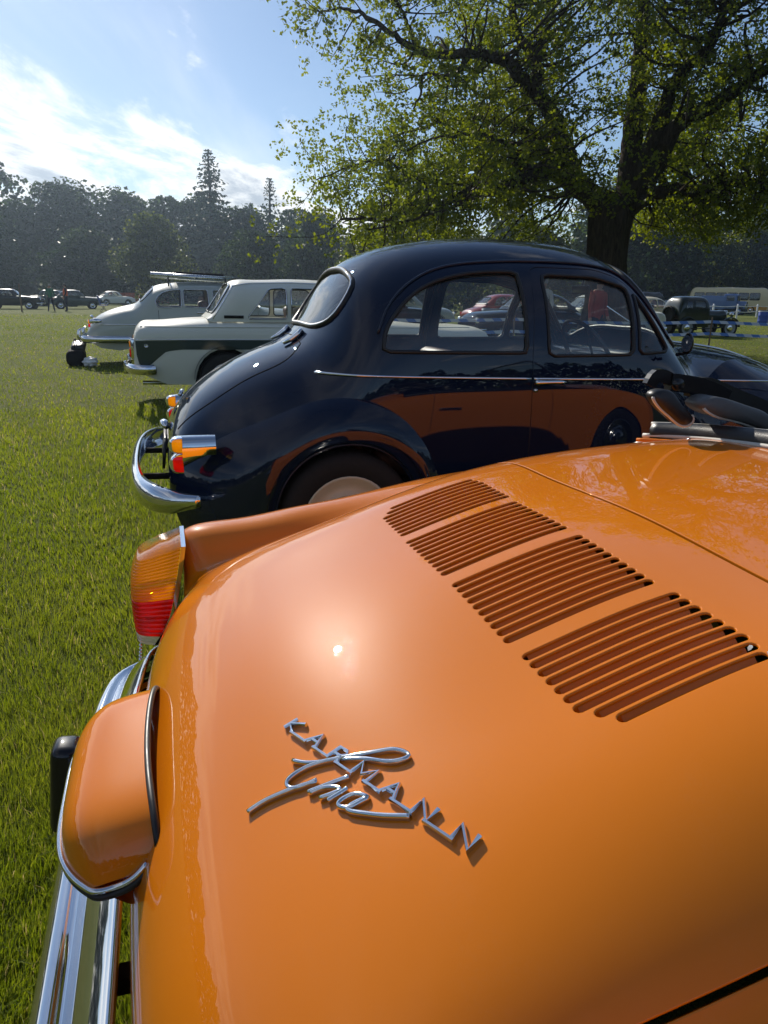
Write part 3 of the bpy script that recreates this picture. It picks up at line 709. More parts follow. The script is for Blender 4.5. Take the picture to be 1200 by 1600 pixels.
    MB().tube([(2.25 + 0.09 * math.sin(t), -0.36 + 0.19 * math.cos(t), 0.86 + 0.17 * math.sin(t)) for t in th], 0.011, 6, True).build('steering_wheel', 'vinyl', root)
    # ---- folded hood
    well_line = [(1.20, 0.625), (1.235, 0.56), (1.262, 0.46), (1.282, 0.32), (1.292, 0.16), (1.295, 0), (1.292, -0.16), (1.282, -0.32), (1.262, -0.46), (1.235, -0.56), (1.20, -0.625)]
    wz = lambda y: 0.972 - 0.095 * y * y
    WL = pspline([(x, y, wz(y)) for (x, y) in well_line], 90)
    st = MB().tube(WL + [0.030, 0, 0.012], None, prof=[(-0.034, -0.02), (-0.032, 0.006), (-0.012, 0.022), (0.016, 0.026), (0.034, 0.012), (0.034, -0.02)], up=(0, 0, 1)).build('hood_base', 'vinyl', root)
    st['label'] = 'black vinyl band edged with pale piping'
    MB().tube(WL + [-0.004, 0, 0.006], 0.0055, 8).build('piping', 'piping', st)
    MB().tube(WL + [0.016, 0, 0.034], 0.0040, 8).build('piping', 'piping', st)
    MB().tube(WL + [0.058, 0, 0.030], 0.0036, 8).build('piping', 'piping', st)
    MB().tube(WL + [-0.02, 0, -0.004], 0.0045, 8).build('deck_bead', 'orange_paint', root)
    for y in (0.50, 0.1, -0.3):
        x = np.interp(-y, -WL[::1, 1], WL[:, 0])
        MB().lathe([(0.009, 0), (0.009, 0.004), (0.005, 0.007), (0.006, 0.012), (0.0001, 0.014)], (x - 0.026, y, wz(y) - 0.006), 'z', 14).build('snap_stud', 'worn_chrome', root)
    fold = thing
    def slab(name, outline, y0, y1, mat, bend=0.0, puff=0.02, par=root):
        """cushion-like flap: outline in (x, z), stretched from y0 to y1 with puffed faces"""
        P = pspline(outline, 48, closed=True); c = P.mean(0); V = []; F = []; rings = 7
        prof = [(0.0, 0.0), (0.6, 0.12), (0.88, 0.5), (1.0, 1.0)]
        layers = []
        for (sc, dp) in prof: layers.append((sc, y0 - puff * (1 - dp)))
        for (sc, dp) in prof[::-1]: layers.append((sc, y1 + puff * (1 - dp)))
        for (sc, y) in layers: V += [(c[0] + (p[0] - c[0]) * max(sc, 0.02), y + bend * (p[0] - c[0]), c[1] + (p[1] - c[1]) * max(sc, 0.02)) for p in P]
        n = len(P)
        for q in range(len(layers) - 1):
            for i in range(n): F.append((q * n + i, q * n + (i + 1) % n, (q + 1) * n + (i + 1) % n, (q + 1) * n + i))
        F += [tuple(range(n))[::-1], tuple(range((len(layers) - 1) * n, len(layers) * n))]
        o = mobj(name, V, F, mat, par)
        E = P[len(P) * 52 // 100:] if name == 'hood_pad' else P[len(P) * 45 // 100:]
        MB().tube([(p[0], y0 + bend * (p[0] - c[0]), p[1]) for p in E], 0.0036, 6).build('piping', 'piping', o)
        return o
    for sg in (1, -1):
        a, b = (0.46, 0.53) if sg > 0 else (-0.53, -0.46)
        slab('hood_flap', [(1.116, 1.056), (1.135, 1.066), (1.165, 1.060), (1.195, 1.030), (1.226, 0.994), (1.214, 0.986), (1.165, 1.006), (1.128, 1.034)], a + 0.035 * sg, b - 0.01 * sg, 'vinyl', 0, 0.012)
        slab('hood_pad', [(1.226, 1.034), (1.240, 1.046), (1.29, 1.046), (1.36, 1.026), (1.42, 0.998), (1.445, 0.962), (1.39, 0.974), (1.30, 1.000), (1.240, 1.020)], a + 0.01 * sg, b, 'vinyl_grey', 0, 0.012)
        for pts, w, mt in (([(1.150, 1.068), (1.165, 1.090), (1.20, 1.082), (1.27, 1.062), (1.33, 1.03)], 0.014, 'black_paint'), ([(1.20, 1.075), (1.23, 1.072), (1.30, 1.058), (1.36, 1.034)], 0.020, 'black_paint'),
                           ([(1.25, 1.06), (1.29, 1.066), (1.36, 1.046), (1.46, 1.012), (1.56, 0.97)], 0.019, 'vinyl')):
            MB().tube([(p[0], sg * 0.56, p[1]) for p in pspline(pts, 24)], None, prof=[(-w * 0.6, -w), (-w * 0.6, w), (w * 0.6, w), (w * 0.6, -w)], up=(0, 0, 1)).build('hood_frame', mt, root, False)
        MB().lathe([(0.0001, -0.02), (0.014, -0.02), (0.014, 0.02), (0.0001, 0.02)], (1.215, sg * 0.56, 1.070), 'y', 14).build('hood_pivot', 'black_paint', root)
    def bundle(u, v):
        a = v * 2 * np.pi; y = (u - 0.5) * 0.72; k = np.clip(1 - np.abs(2 * u - 1) ** 12, 0, 1) ** 0.5
        rr = 1 + 0.06 * np.sin(3 * a + 4 * y) + 0.03 * np.sin(40 * y + a)
        return np.stack([1.47 - 0.2 * y * y + 0.15 * np.cos(a) * rr * k, y, 0.99 + 0.075 * np.sin(a) * rr * k], -1)
    grid('folded_hood', bundle, 50, 28, 'vinyl', root, closev=True)
    return root
make_orange()
def petals():
    M = Matrix.Translation((-0.35, 0.82, 0)) @ Matrix.Rotation(YAW, 4, 'Z')
    for (x, y, rz, lb) in ((0.640, -0.350, 0.4, 'tiny pale petal caught in the second nearest louvre slot'), (0.646, -0.368, 1.3, 'tiny pale petal at the front end of the nearest louvre slot')):
        D = np.array([[float(kg_a(x)), y]]); P = kg_map(D)[0] + mapnormals(kg_map, D, (.004, .004))[0] * -0.001
        V = [(-.004, 0, 0), (-.0015, .002, .0015), (.0025, .0018, .002), (.0045, 0, .0005), (.002, -.002, .0015), (-.002, -.0018, .001)]
        o = mobj('petal', V, [(0, 1, 5), (1, 2, 4, 5), (2, 3, 4)], 'canvas', None); o.matrix_world = M @ Matrix.Translation(tuple(P)) @ Matrix.Rotation(rz, 4, 'Z') @ Matrix.Rotation(-.4, 4, 'Y'); tag(o, lb, 'petal', 'petals fallen on the engine lid')
petals()
# ---------------------------------------------------------------- generic body shell: superellipse sections along a centre profile
class Shell:
    def __init__(s, rows, K=110):
        """rows: (x, z_top, half_width, z_of_max_width, z_bottom, n_side, n_top, tuck)"""
        A = np.array(rows, float); s.k = np.r_[0, np.cumsum(np.maximum(1e-3, np.hypot(np.diff(A[:, 0]), np.diff(A[:, 1]))))]
        s.f = cspline(s.k, A); s.L = s.k[-1]; s.K = K
        a = np.linspace(0, s.L, 3000); x = s.f(a)[:, 0]; i0 = int(np.argmin(x[:1500])); s.ta, s.tx = a[i0:], np.maximum.accumulate(x[i0:])
    def a(s, x): return np.interp(x, s.tx, s.ta)
    def section(s, a):
        P = s.f(np.clip(a, 0, s.L)); x, zt, w, zm, zb, n1, n2, tk = [P[..., i][..., None] for i in range(8)]
        w = np.maximum(w, 0.004); zm = np.minimum(zm, zt - 0.01); zb = np.minimum(zb, zm - 0.005)
        th = np.linspace(0, 1, s.K) ** 1.0 * np.pi / 2
        l = w * np.clip(np.sin(th), 0, 1) ** (2 / n1); z = zm + (zt - zm) * np.clip(np.cos(th), 0, 1) ** (2 / n2)
        q = np.linspace(0, 1, 24)[1:]
        l = np.concatenate([l, w - tk * q ** 2], -1); z = np.concatenate([z, zm + (zb - zm) * q], -1)
        d = np.sqrt(np.diff(l, axis=-1) ** 2 + np.diff(z, axis=-1) ** 2); c = np.concatenate([np.zeros_like(d[..., :1]), np.cumsum(d, -1)], -1)
        return x[..., 0], l, z, c / c[..., -1:]
    def map(s, D):
        D = np.asarray(D, float); out = np.empty((len(D), 3))
        for b in range(0, len(D), 4000):
            d = D[b:b + 4000]; x, l, z, c = s.section(d[:, 0]); q = np.clip(np.abs(d[:, 1]), 0, 1)
            n = c.shape[1]; idx = np.clip((c < q[:, None]).sum(1) - 1, 0, n - 2); i = np.arange(len(d))
            t = (q - c[i, idx]) / np.maximum(c[i, idx + 1] - c[i, idx], 1e-9)
            L = l[i, idx] * (1 - t) + l[i, idx + 1] * t; Z = z[i, idx] * (1 - t) + z[i, idx + 1] * t
            out[b:b + 4000] = np.stack([x, L * np.sign(d[:, 1]), Z], 1)
        return out
    def inv(s, pts, side=-1):
        """side-view points (x, z) -> domain (a, psi)"""
        r = []
        for (x, z) in pts:
            a = float(s.a(x)); _, l, zz, c = s.section(np.array([a])); r.append((a, side * float(np.interp(-z, -zz[0], c[0]))))
        return np.array(r)
    def invy(s, pts):
        """plan-view points (x, y) on the upper half -> domain"""
        r = []
        for (x, y) in pts:
            a = float(s.a(x)); _, l, zz, c = s.section(np.array([a])); m = s.K; r.append((a, math.copysign(float(np.interp(abs(y), l[0][:m], c[0][:m])), y)))
        return np.array(r)
    def line(s, pts, side, off=0.0):
        D = s.inv(pts, side); return s.map(D) + mapnormals(s.map, D, (0.012, 0.012)) * off
EPS = (0.015, 0.012)
def smooth_side(pts, step=0.03, closed=True): return resample(pts, step)
def soften(pts, r=0.03, n=4):
    """round the corners of a polygon"""
    P = [np.array(p, float) for p in pts]; out = []; m = len(P)
    for i in range(m):
        a, b, c = P[i - 1], P[i], P[(i + 1) % m]; u = a - b; v = c - b; lu, lv = np.linalg.norm(u), np.linalg.norm(v); rr = min(r, lu * 0.45, lv * 0.45)
        p0, p2 = b + u / lu * rr, b + v / lv * rr
        for t in np.linspace(0, 1, n + 1): out.append((1 - t) ** 2 * p0 + 2 * t * (1 - t) * b + t * t * p2)
    return np.array(out)
def window(parent, sh, outline, mat='window_glass', name='window', gasket='rubber', gr=0.007, inset=0.006, step=0.05, chrome=None):
    """pane with rubber gasket fitted to a hole in a shell"""
    p = panel(name, sh.map, outline, [], (step, step), mat, parent, 0, eps=EPS, off=-inset)
    D = np.asarray(outline); P = sh.map(D); N = mapnormals(sh.map, D, EPS)
    MB().tube(P + N * 0.001, gr, 6, True).build('gasket', gasket, p)
    if chrome: MB().tube(P + N * (gr * 0.8), chrome, 6, True).build('chrome_trim', 'chrome', p)
    return p
# ---------------------------------------------------------------- navy two-door saloon
def make_navy():
    root = thing('navy_saloon', 'dark navy rounded two door saloon parked beside the orange convertible', 'car', (-1.15, 3.55, 0), YAW)
    #        x     zt    w     zm   zb    n1   n2   tuck
    rows = [(.105, .44, .34, .42, .38, 2.4, 2.4, .02), (.085, .52, .38, .46, .37, 2.4, 2.4, .02), (.088, .60, .42, .50, .36, 2.4, 2.4, .02), (.122, .69, .47, .52, .34, 2.4, 2.4, .02), (.216, .805, .53, .54, .32, 2.4, 2.4, .03),
            (.34, .895, .58, .56, .30, 2.4, 2.5, .03), (.47, .965, .625, .58, .29, 2.4, 2.6, .04), (.60, 1.018, .655, .58, .28, 2.4, 2.7, .04), (.69, 1.060, .672, .58, .28, 2.4, 2.8, .05), (.76, 1.130, .685, .58, .28, 2.4, 2.9, .05),
            (.85, 1.275, .70, .57, .28, 2.45, 3.0, .05), (.93, 1.375, .71, .56, .28, 2.5, 3.2, .05), (1.03, 1.440, .72, .55, .28, 2.55, 3.3, .05), (1.20, 1.495, .732, .55, .28, 2.6, 3.4, .05), (1.40, 1.526, .742, .55, .28, 2.6, 3.4, .05),
            (1.65, 1.540, .75, .55, .28, 2.6, 3.4, .05), (1.90, 1.532, .75, .55, .28, 2.6, 3.4, .05), (2.10, 1.506, .745, .55, .28, 2.6, 3.4, .05), (2.22, 1.468, .738, .55, .28, 2.6, 3.3, .05), (2.32, 1.405, .73, .56, .28, 2.6, 3.1, .05),
            (2.45, 1.250, .712, .57, .28, 2.6, 2.9, .05), (2.56, 1.120, .69, .58, .28, 2.5, 2.7, .05), (2.64, 1.055, .66, .60, .28, 2.3, 2.5, .05), (2.80, 1.030, .60, .62, .28, 2.1, 2.3, .05), (3.05, 1.005, .54, .62, .30, 2.1, 2.2, .05),
            (3.30, .965, .48, .62, .32, 2.1, 2.2, .05), (3.52, .900, .42, .60, .34, 2.1, 2.2, .05), (3.66, .80, .36, .58, .36, 2.1, 2.2, .03), (3.72, .66, .30, .54, .38, 2.1, 2.2, .02)]
    sh = Shell(rows)
    WX, WX2 = 0.82, 3.004
    def arch(x, r=0.33, z=0.34): return [(x - r * math.cos(t), z + r * math.sin(t)) for t in np.linspace(0.25, math.pi - 0.25, 13)]
    sill = [(.12, .40), (.3, .33), (.45, .40)] + arch(WX) + [(1.20, .36)] + [(v, .30) for v in np.linspace(1.26, 2.56, 12)] + [(2.62, .36)] + arch(WX2) + [(3.4, .36), (3.6, .38), (3.70, .42)]
    right = sh.inv(sill, -1); left = right * [1, -1]
    out = [(0.012, t) for t in np.linspace(0.95, -0.95, 14)] + list(right) + [(sh.L - 0.012, t) for t in np.linspace(-0.9, 0.9, 14)] + list(left[::-1])
    out = np.array(out)
    door = soften([(1.655, .335), (1.655, 1.02), (1.690, 1.395), (2.05, 1.392), (2.19, 1.352), (2.32, 1.215), (2.475, 1.045), (2.553, .885), (2.560, .335)], 0.05)
    dwin = soften([(1.735, 1.010), (1.742, 1.358), (2.02, 1.352), (2.200, 1.308), (2.178, 1.012)], 0.03)
    qlt = soften([(2.212, 1.016), (2.236, 1.290), (2.405, 1.040), (2.398, 1.022)], 0.018)
    qwin = pspline([(.988, 1.040), (1.005, 1.115), (1.055, 1.185), (1.12, 1.250), (1.20, 1.300), (1.32, 1.340), (1.47, 1.362), (1.60, 1.366)], 22).tolist() + [(1.628, 1.355), (1.632, 1.20), (1.630, 1.035), (1.62, 1.024), (1.30, 1.026), (1.05, 1.028), (1.0, 1.030)]
    def dom(p, side, step=0.03):
        r = sh.inv(resample(np.array(p), step), side); return r
    def grow(loop, d):                       # offset a domain loop outward
        L = np.asarray(loop); L = L if area2(L) > 0 else L[::-1]; t = np.roll(L, -1, 0) - np.roll(L, 1, 0); n = np.stack([t[:, 1], -t[:, 0]], 1); n /= np.maximum(np.linalg.norm(n, axis=1, keepdims=True), 1e-9)
        return L + n * d
    rw = sh.invy(resample(pspline([(.752, 0), (.757, -.20), (.790, -.36), (.850, -.435), (.905, -.42), (.926, -.33), (.930, -.15), (.930, 0), (.930, .15), (.926, .33), (.905, .42), (.850, .435), (.790, .36), (.757, .20)], 80, True), 0.03))
    ws = sh.invy(resample(soften([(2.285, -.48), (2.275, 0), (2.285, .48), (2.545, .545), (2.575, 0), (2.545, -.545)], 0.08), 0.03))
    holes = [rw, ws]
    for sd in (-1, 1): holes += [dom(door, sd), dom(qwin, sd)]
    body = panel('body_shell', sh.map, out, holes, (0.035, 0.022), 'navy_paint', root, 0.014, 0.003, EPS)
    for sd in (-1, 1):
        dl = grow(dom(door, sd), -0.0055)
        dr = panel('door', sh.map, dl, [dom(dwin, sd), dom(qlt, sd)], (0.035, 0.022), 'navy_paint', root, 0.016, 0.003, EPS)
        window(dr, sh, dom(dwin, sd), gr=0.008); window(dr, sh, dom(qlt, sd), name='quarter_light', gr=0.008)
        window(root, sh, dom(qwin, sd), name='side_window', gr=0.009)
        # inner door seal so that no daylight shows through the shut line
        D = dom(door, sd); P = sh.map(D) - mapnormals(sh.map, D, EPS) * 0.016
        MB().tube(P, 0.012, 6, True).build('door_seal', 'rubber', root)
        # handle
        hz = 0.897; H = sh.line([(1.655 + 0.15 * t, hz) for t in np.linspace(0, 1, 9)], sd, 0.032)
        h = MB().tube(H, [0.012, .013, .011, .010, .010, .010, .010, .009, .005], 10); base = sh.line([(1.665, hz), (1.695, hz)], sd, 0.004)
        hd = h.build('door_handle', 'chrome', dr)
        q = sh.line([(1.675, hz)], sd, 0.0)[0]; MB().tube([q, q + [0, sd * 0.032, 0]], 0.011, 10).build('handle_boss', 'chrome', hd)
        q = sh.line([(1.672, hz - 0.035)], sd, 0.002)[0]; MB().lathe([(0.009, 0), (0.009, sd * 0.006), (0.0001, sd * 0.008)], tuple(q), 'y', 12).build('door_lock', 'chrome', dr)
        # waist moulding: rear quarter, door, front wing
        for (x0, x1, par) in ((0.715, 1.648, root), (1.662, 2.545, dr)):
            xs = np.linspace(x0, x1, 30); P = sh.line([(x, np.interp(x, [.7, 2.96], [.934, .884])) for x in xs], sd, 0.003)
            MB().tube(P, None, prof=[(-0.005, -.003), (-0.006, 0.002), (-0.002, 0.005), (0.002, 0.005), (0.006, 0.002), (0.005, -.003)], nrm=np.tile([0, sd, 0.1], (30, 1))).build('waist_moulding', 'chrome', par)
    window(root, sh, rw, 'dark_glass', 'rear_window', gr=0.014, chrome=0.004); window(root, sh, ws, 'screen_glass', 'windscreen', gr=0.012, chrome=0.004)
    # roof gutter
    for sd in (-1, 1):
        G = sh.line(pspline([(.97, 1.10), (1.02, 1.20), (1.10, 1.285), (1.22, 1.355), (1.45, 1.402), (1.75, 1.414), (2.05, 1.404), (2.20, 1.366), (2.34, 1.22), (2.47, 1.075)], 60).tolist(), sd, 0.004)
        MB().tube(G, 0.006, 6).build('roof_gutter', 'navy_paint', root)
    # boot lid line, hinges and handle
    bl = sh.invy(pspline([(.70, -.30), (.62, -.385), (.45, -.40), (.25, -.385), (.135, -.34)], 40).tolist())
    for sd in (1, -1):
        P = sh.map(bl * [1, sd]) + mapnormals(sh.map, bl * [1, sd], EPS) * 0.0004; MB().tube(P, 0.0026, 5).build('boot_seam', 'dark_cavity', root)
        hp = sh.invy([(.735, sd * .20), (.715, sd * .20), (.68, sd * .20), (.64, sd * .195)]); P = sh.map(hp) + mapnormals(sh.map, hp, EPS) * 0.012
        MB().tube(P, [0.012, 0.014, 0.012, 0.008], 8).build('boot_hinge', 'chrome', root)
    tp = sh.invy([(.70, y) for y in np.linspace(-.30, .30, 20)]); MB().tube(sh.map(tp) + mapnormals(sh.map, tp, EPS) * 0.0004, 0.0026, 5).build('boot_seam', 'dark_cavity', root)
    hp = sh.invy([(.18, 0.06), (.19, 0), (.18, -.06)]); MB().tube(sh.map(hp) + mapnormals(sh.map, hp, EPS) * 0.03, 0.010, 8).build('boot_handle', 'chrome', root)
    # ---- wings
    def wing(center, Rf, lb, lo, a0, a1, rin, name, sd, n=70, m=18, lamp=None):
        def fn(u, v):
            al = a0 + (a1 - a0) * u; ro = Rf(al); r = ro + (rin - ro) * v
            x = center[0] + r * np.cos(al); z = center[1] + r * np.sin(al)
            lb_ = lb(x, z); lo_ = lo(x, z)
            pr = np.clip(1 - (1 - np.clip(v / 0.86, 0, 1)) ** 2.4, 0, 1) ** 0.95
            rollin = np.clip((v - 0.93) / 0.07, 0, 1)
            l = lb_ + (lo_ - lb_) * pr - 0.02 * rollin ** 2
            return np.stack([x, sd * l, z], -1)
        o = grid(name, fn, n, m, 'navy_paint', root, flip=(sd < 0))
        u = np.linspace(0, 1, n); E = fn(u, np.ones_like(u)); MB().tube(E, 0.006, 6).build('wing_lip', 'navy_paint', o)
        return o
    def polar(pts):
        pts = sorted(pts); A = [R(p[0]) for p in pts]; f = cspline(A, [p[1] for p in pts]); return lambda al: f(al)[..., 0]
    Rr = polar([(-32, .42), (-10, .43), (10, .435), (35, .455), (60, .485), (90, .50), (110, .505), (130, .53), (150, .63), (163, .705), (172, .72), (180, .715), (190, .67), (205, .55)])
    Rf2 = polar([(-25, .60), (0, .66), (10, .68), (25, .66), (45, .60), (70, .60), (90, .62), (120, .66), (150, .50), (170, .44), (185, .42), (205, .42)])
    for sd in (-1, 1):
        wing((WX, 0.34), Rr, lambda x, z: np.interp(x, [.05, .2, .5, .8, 1.3], [.52, .56, .64, .69, .735]) , lambda x, z: np.interp(x, [.08, .2, .5, .8, 1.3], [.66, .715, .765, .785, .762]), R(-32), R(205), .315, 'rear_wing', sd)
        wing((WX2, 0.34), Rf2, lambda x, z: np.interp(x, [2.4, 2.7, 3.0, 3.4, 3.7], [.71, .64, .50, .42, .38]) + 0 * z, lambda x, z: np.interp(x, [2.4, 2.7, 3.0, 3.4, 3.7], [.745, .77, .785, .77, .66]), R(-25), R(205), .325, 'front_wing', sd)
        for x in (WX, WX2):
            MB().lathe([(0.36, -0.14), (0.36, 0.09)], (x, sd * 0.64, 0.34), 'y', 24, 0, math.pi).build('wheel_well', 'underseal', root)
            MB().lathe([(0.36, 0.0), (0.001, 0.0)], (x, sd * 0.52, 0.34), 'y', 24).build('wheel_well', 'underseal', root)
            wheel(root, (x, sd * 0.68, 0.315), 0.300, 0.14, 'cream_wheel', 'chrome', sd, rimr=0.64)
        # moulding on the front wing
        xs = np.linspace(2.57, 3.30, 20); MB().tube([(x, sd * (0.735 + 0.03 * math.sin((x - 2.5) * 2)), np.interp(x, [.7, 2.96], [.934, .884])) for x in xs], 0.005, 6).build('waist_moulding', 'chrome', root)
        # sills
        MB().tube([(x, sd * 0.69, 0.285) for x in np.linspace(1.2, 2.6, 12)], None, prof=[(-0.03, -0.03), (-0.03, 0.03), (0.03, 0.03), (0.03, -0.03)], up=(0, 0, 1)).build('sill', 'navy_paint', root)
        # tail lamps: chrome pod, amber above, red below
        c = np.array([0.175, sd * 0.665, 0.645])
        def pod(u, v, x0=0.0, x1=0.0):
            return None
        def lampgrid(x0, x1, z0, z1, rx=0.0):
            def fn(u, v):
                a = v * 2 * np.pi; x = x0 + (x1 - x0) * u
                k = np.clip(1 - ((x0 + 0.052 - x) / 0.052).clip(0, 1) ** 2.4, 0, 1) ** 0.5 if x0 < 0.1 else np.ones_like(x)
                zc, hz = (z0 + z1) / 2, (z1 - z0) / 2
                slope = 0.32 * np.maximum(0, x - 0.10)
                yy = 0.046 * np.sign(np.cos(a)) * np.abs(np.cos(a)) ** 0.7; zz = np.sign(np.sin(a)) * np.abs(np.sin(a)) ** 0.7
                top = z1 + 0 * x; bot = z0 + slope * 1.6
                z = np.where(zz > 0, zc + (top - zc) * zz * k, zc + (zc - bot) * zz * np.maximum(k, .25))
                return np.stack([x, sd * 0.665 + yy * k, z], -1)
            return fn
        pd = grid('tail_lamp', lampgrid(0.142, 0.275, 0.550, 0.700), 14, 24, 'chrome', root, closev=True)
        def cap(zlo, zhi):
            def fn(u, v):
                a = v * np.pi * 2; k = np.clip(1 - (1 - u) ** 3.4, 0, 1) ** 0.5; zc = (zlo + zhi) / 2
                return np.stack([0.088 + 0.056 * u, sd * 0.665 + 0.045 * k * np.sign(np.cos(a)) * np.abs(np.cos(a)) ** 0.42, zc + (zhi - zc) * np.maximum(k, 0.1) * np.sign(np.sin(a)) * np.abs(np.sin(a)) ** 0.42], -1)
            return fn
        grid('amber_lens', cap(0.630, 0.698), 10, 28, 'amber_lens', pd, closev=True); grid('red_lens', cap(0.548, 0.627), 10, 28, 'red_lens', pd, closev=True)
    # ---- rear bumper, number plate, plate lamp
    pts = pspline([(0.20, -.80, .455), (0.10, -.775, .452), (0.005, -.66, .452), (-.045, -.45, .455), (-.060, -.2, .457), (-.062, 0, .457), (-.060, .2, .457), (-.045, .45, .455), (0.005, .66, .452), (0.10, .775, .452), (0.20, .80, .455)], 90)
    cyl = pts - np.array([0.7, 0, 0]); nr = np.gradient(pts, axis=0); nr = np.stack([-np.abs(nr[:, 1]) - 1e-6, nr[:, 0] * np.sign(nr[:, 1] + 1e-9), 0 * nr[:, 0]], 1)
    nr = np.cross(np.gradient(pts, axis=0), [0, 0, 1.0]); nr = nr * np.sign((nr * (pts - [0.9, 0, .45])).sum(1, keepdims=True))
    prof = [(-.058, -.016), (-.056, .004), (-.044, .020), (-.026, .029), (0, .033), (.026, .029), (.044, .020), (.056, .004), (.058, -.016), (.045, 0), (0, .018), (-.045, 0)]
    bsc = np.interp(np.abs(pts[:, 1]), [0, .70, .77, .80], [1, 1, .85, .45])
    bu = MB().tube(pts, bsc, prof=prof, nrm=nr).build('rear_bumper', 'chrome', root)
    for y in (.3, -.3):
        MB().tube([(0.13, y, 0.45), (-0.03, y, 0.455)], 0.015, 8).build('bracket', 'underseal', bu)
    pl = MB().box((0.070, 0, 0.53), (0.012, 0.50, 0.11), Matrix.Rotation(R(8), 3, 'Y')).build('number_plate', 'plate_black', root)
    MB().tube([(0.085, -.06, .638), (0.075, 0, .645), (0.085, .06, .638)], [0.014, .022, .014], 10).build('plate_lamp', 'chrome', root)
    # ---- door mirror
    for sd in (-1,):
        MB().tube([(2.42, sd * .70, 1.01), (2.43, sd * .74, 1.02), (2.43, sd * .76, 1.05)], 0.008, 8).build('mirror_stem', 'black_paint', root)
        mm = MB(); mm.lathe([(0.0001, -0.03), (0.03, -0.027), (0.052, -0.012), (0.058, 0.004), (0.054, 0.008)], (0, 0, 0), 'x', 20)
        vv = [(2.425 - p[0] * .8, sd * .765 + p[1] * 0.5, 1.065 + p[2] * .88) for p in mm.v]; mobj('wing_mirror', vv, mm.f, 'black_paint', root)
        MB().lathe([(0.038, 0.0), (0.0001, 0.001)], (2.418, sd * .765, 1.065), 'x', 20).build('mirror_glass', 'chrome', root)
    # wiper, bonnet flash
    MB().tube([(2.64, -.25, 1.06), (2.60, -.15, 1.10), (2.50, .05, 1.22)], 0.004, 5).build('wiper', 'chrome', root)
    MB().tube(pspline([(2.75, 0, 1.045), (3.0, 0, 1.02), (3.3, 0, .975), (3.52, 0, .91)], 20), 0.008, 6).build('bonnet_strip', 'chrome', root)
    for sd in (-1, 1):
        MB().lathe([(0.0001, 0.05), (0.05, 0.035), (0.085, 0.0), (0.09, -0.02)], (3.58, sd * .58, .70), 'x', 20).build('headlamp', 'clear_lens', root)
    fb = np.array([(3.86 - (p[0] + .062), p[1], p[2]) for p in pts]); nf = nr * [-1, 1, 1]
    MB().tube(fb, None, prof=prof, nrm=nf).build('front_bumper', 'chrome', root)
    # ---- cabin
    MB().box((1.75, 0, .30), (1.9, 1.30, .03)).build('floor', 'underseal', root)
    MB().box((2.46, 0, .92), (.10, 1.20, .16), None, 0.04).build('dashboard', 'black_paint', root)
    MB().box((0.90, 0, 0.78), (.04, 1.16, .50)).build('rear_bulkhead', 'leather', root)
    MB().box((0.99, 0, 0.80), (.14, 1.12, .50), Matrix.Rotation(R(-14), 3, 'Y'), .06).build('rear_seat_back', 'leather', root)
    MB().box((1.20, 0, .52), (.46, 1.14, .16), None, .06).build('rear_seat_cushion', 'leather', root)
    MB().box((0.92, 0, 1.02), (.20, .86, .02), None, .006).build('parcel_shelf', 'fabric_black', root)
    for y in (-.33, .33):
        MB().box((1.66, y, .72), (.11, .48, .52), Matrix.Rotation(R(-14), 3, 'Y'), .05).build('seat_back', 'leather', root)
        MB().box((1.90, y, .46), (.46, .48, .14), None, .05).build('seat_cushion', 'leather', root)
    th = np.linspace(0, 2 * np.pi, 32, endpoint=False); rot = Matrix.Rotation(R(58), 3, 'Y')
    def sw(t, r): p = rot @ Vector((r * math.cos(t), r * math.sin(t), 0)); return (2.17 + p.x, -.34 + p.y, 0.985 + p.z)
    s = MB().tube([sw(t, .20) for t in th], 0.011, 8, True)
    for t in (R(90), R(210), R(330)): s.tube([sw(t, .20), (2.20, -.34, .965)], 0.007, 6)
    s.tube([(2.19, -.34, .97), (2.46, -.34, .80)], 0.02, 8); s.build('steering_wheel', 'black_paint', root)
    MB().tube([(2.30, 0, 1.31), (2.31, 0, 1.36)], 0.006, 6).box((2.295, 0, 1.305), (.015, .17, .045), None, .006).build('rear_view_mirror', 'black_paint', root)
    # headlining just inside the roof
    def lining(u, v):
        D = np.stack([sh.a(1.0) + (sh.a(2.2) - sh.a(1.0)) * u.ravel(), (v.ravel() - .5) * 0.62], 1); return sh.map(D) - mapnormals(sh.map, D, EPS) * 0.03
    grid('headlining', lining, 24, 24, 'headlining', root, flip=True)
    return root
make_navy()
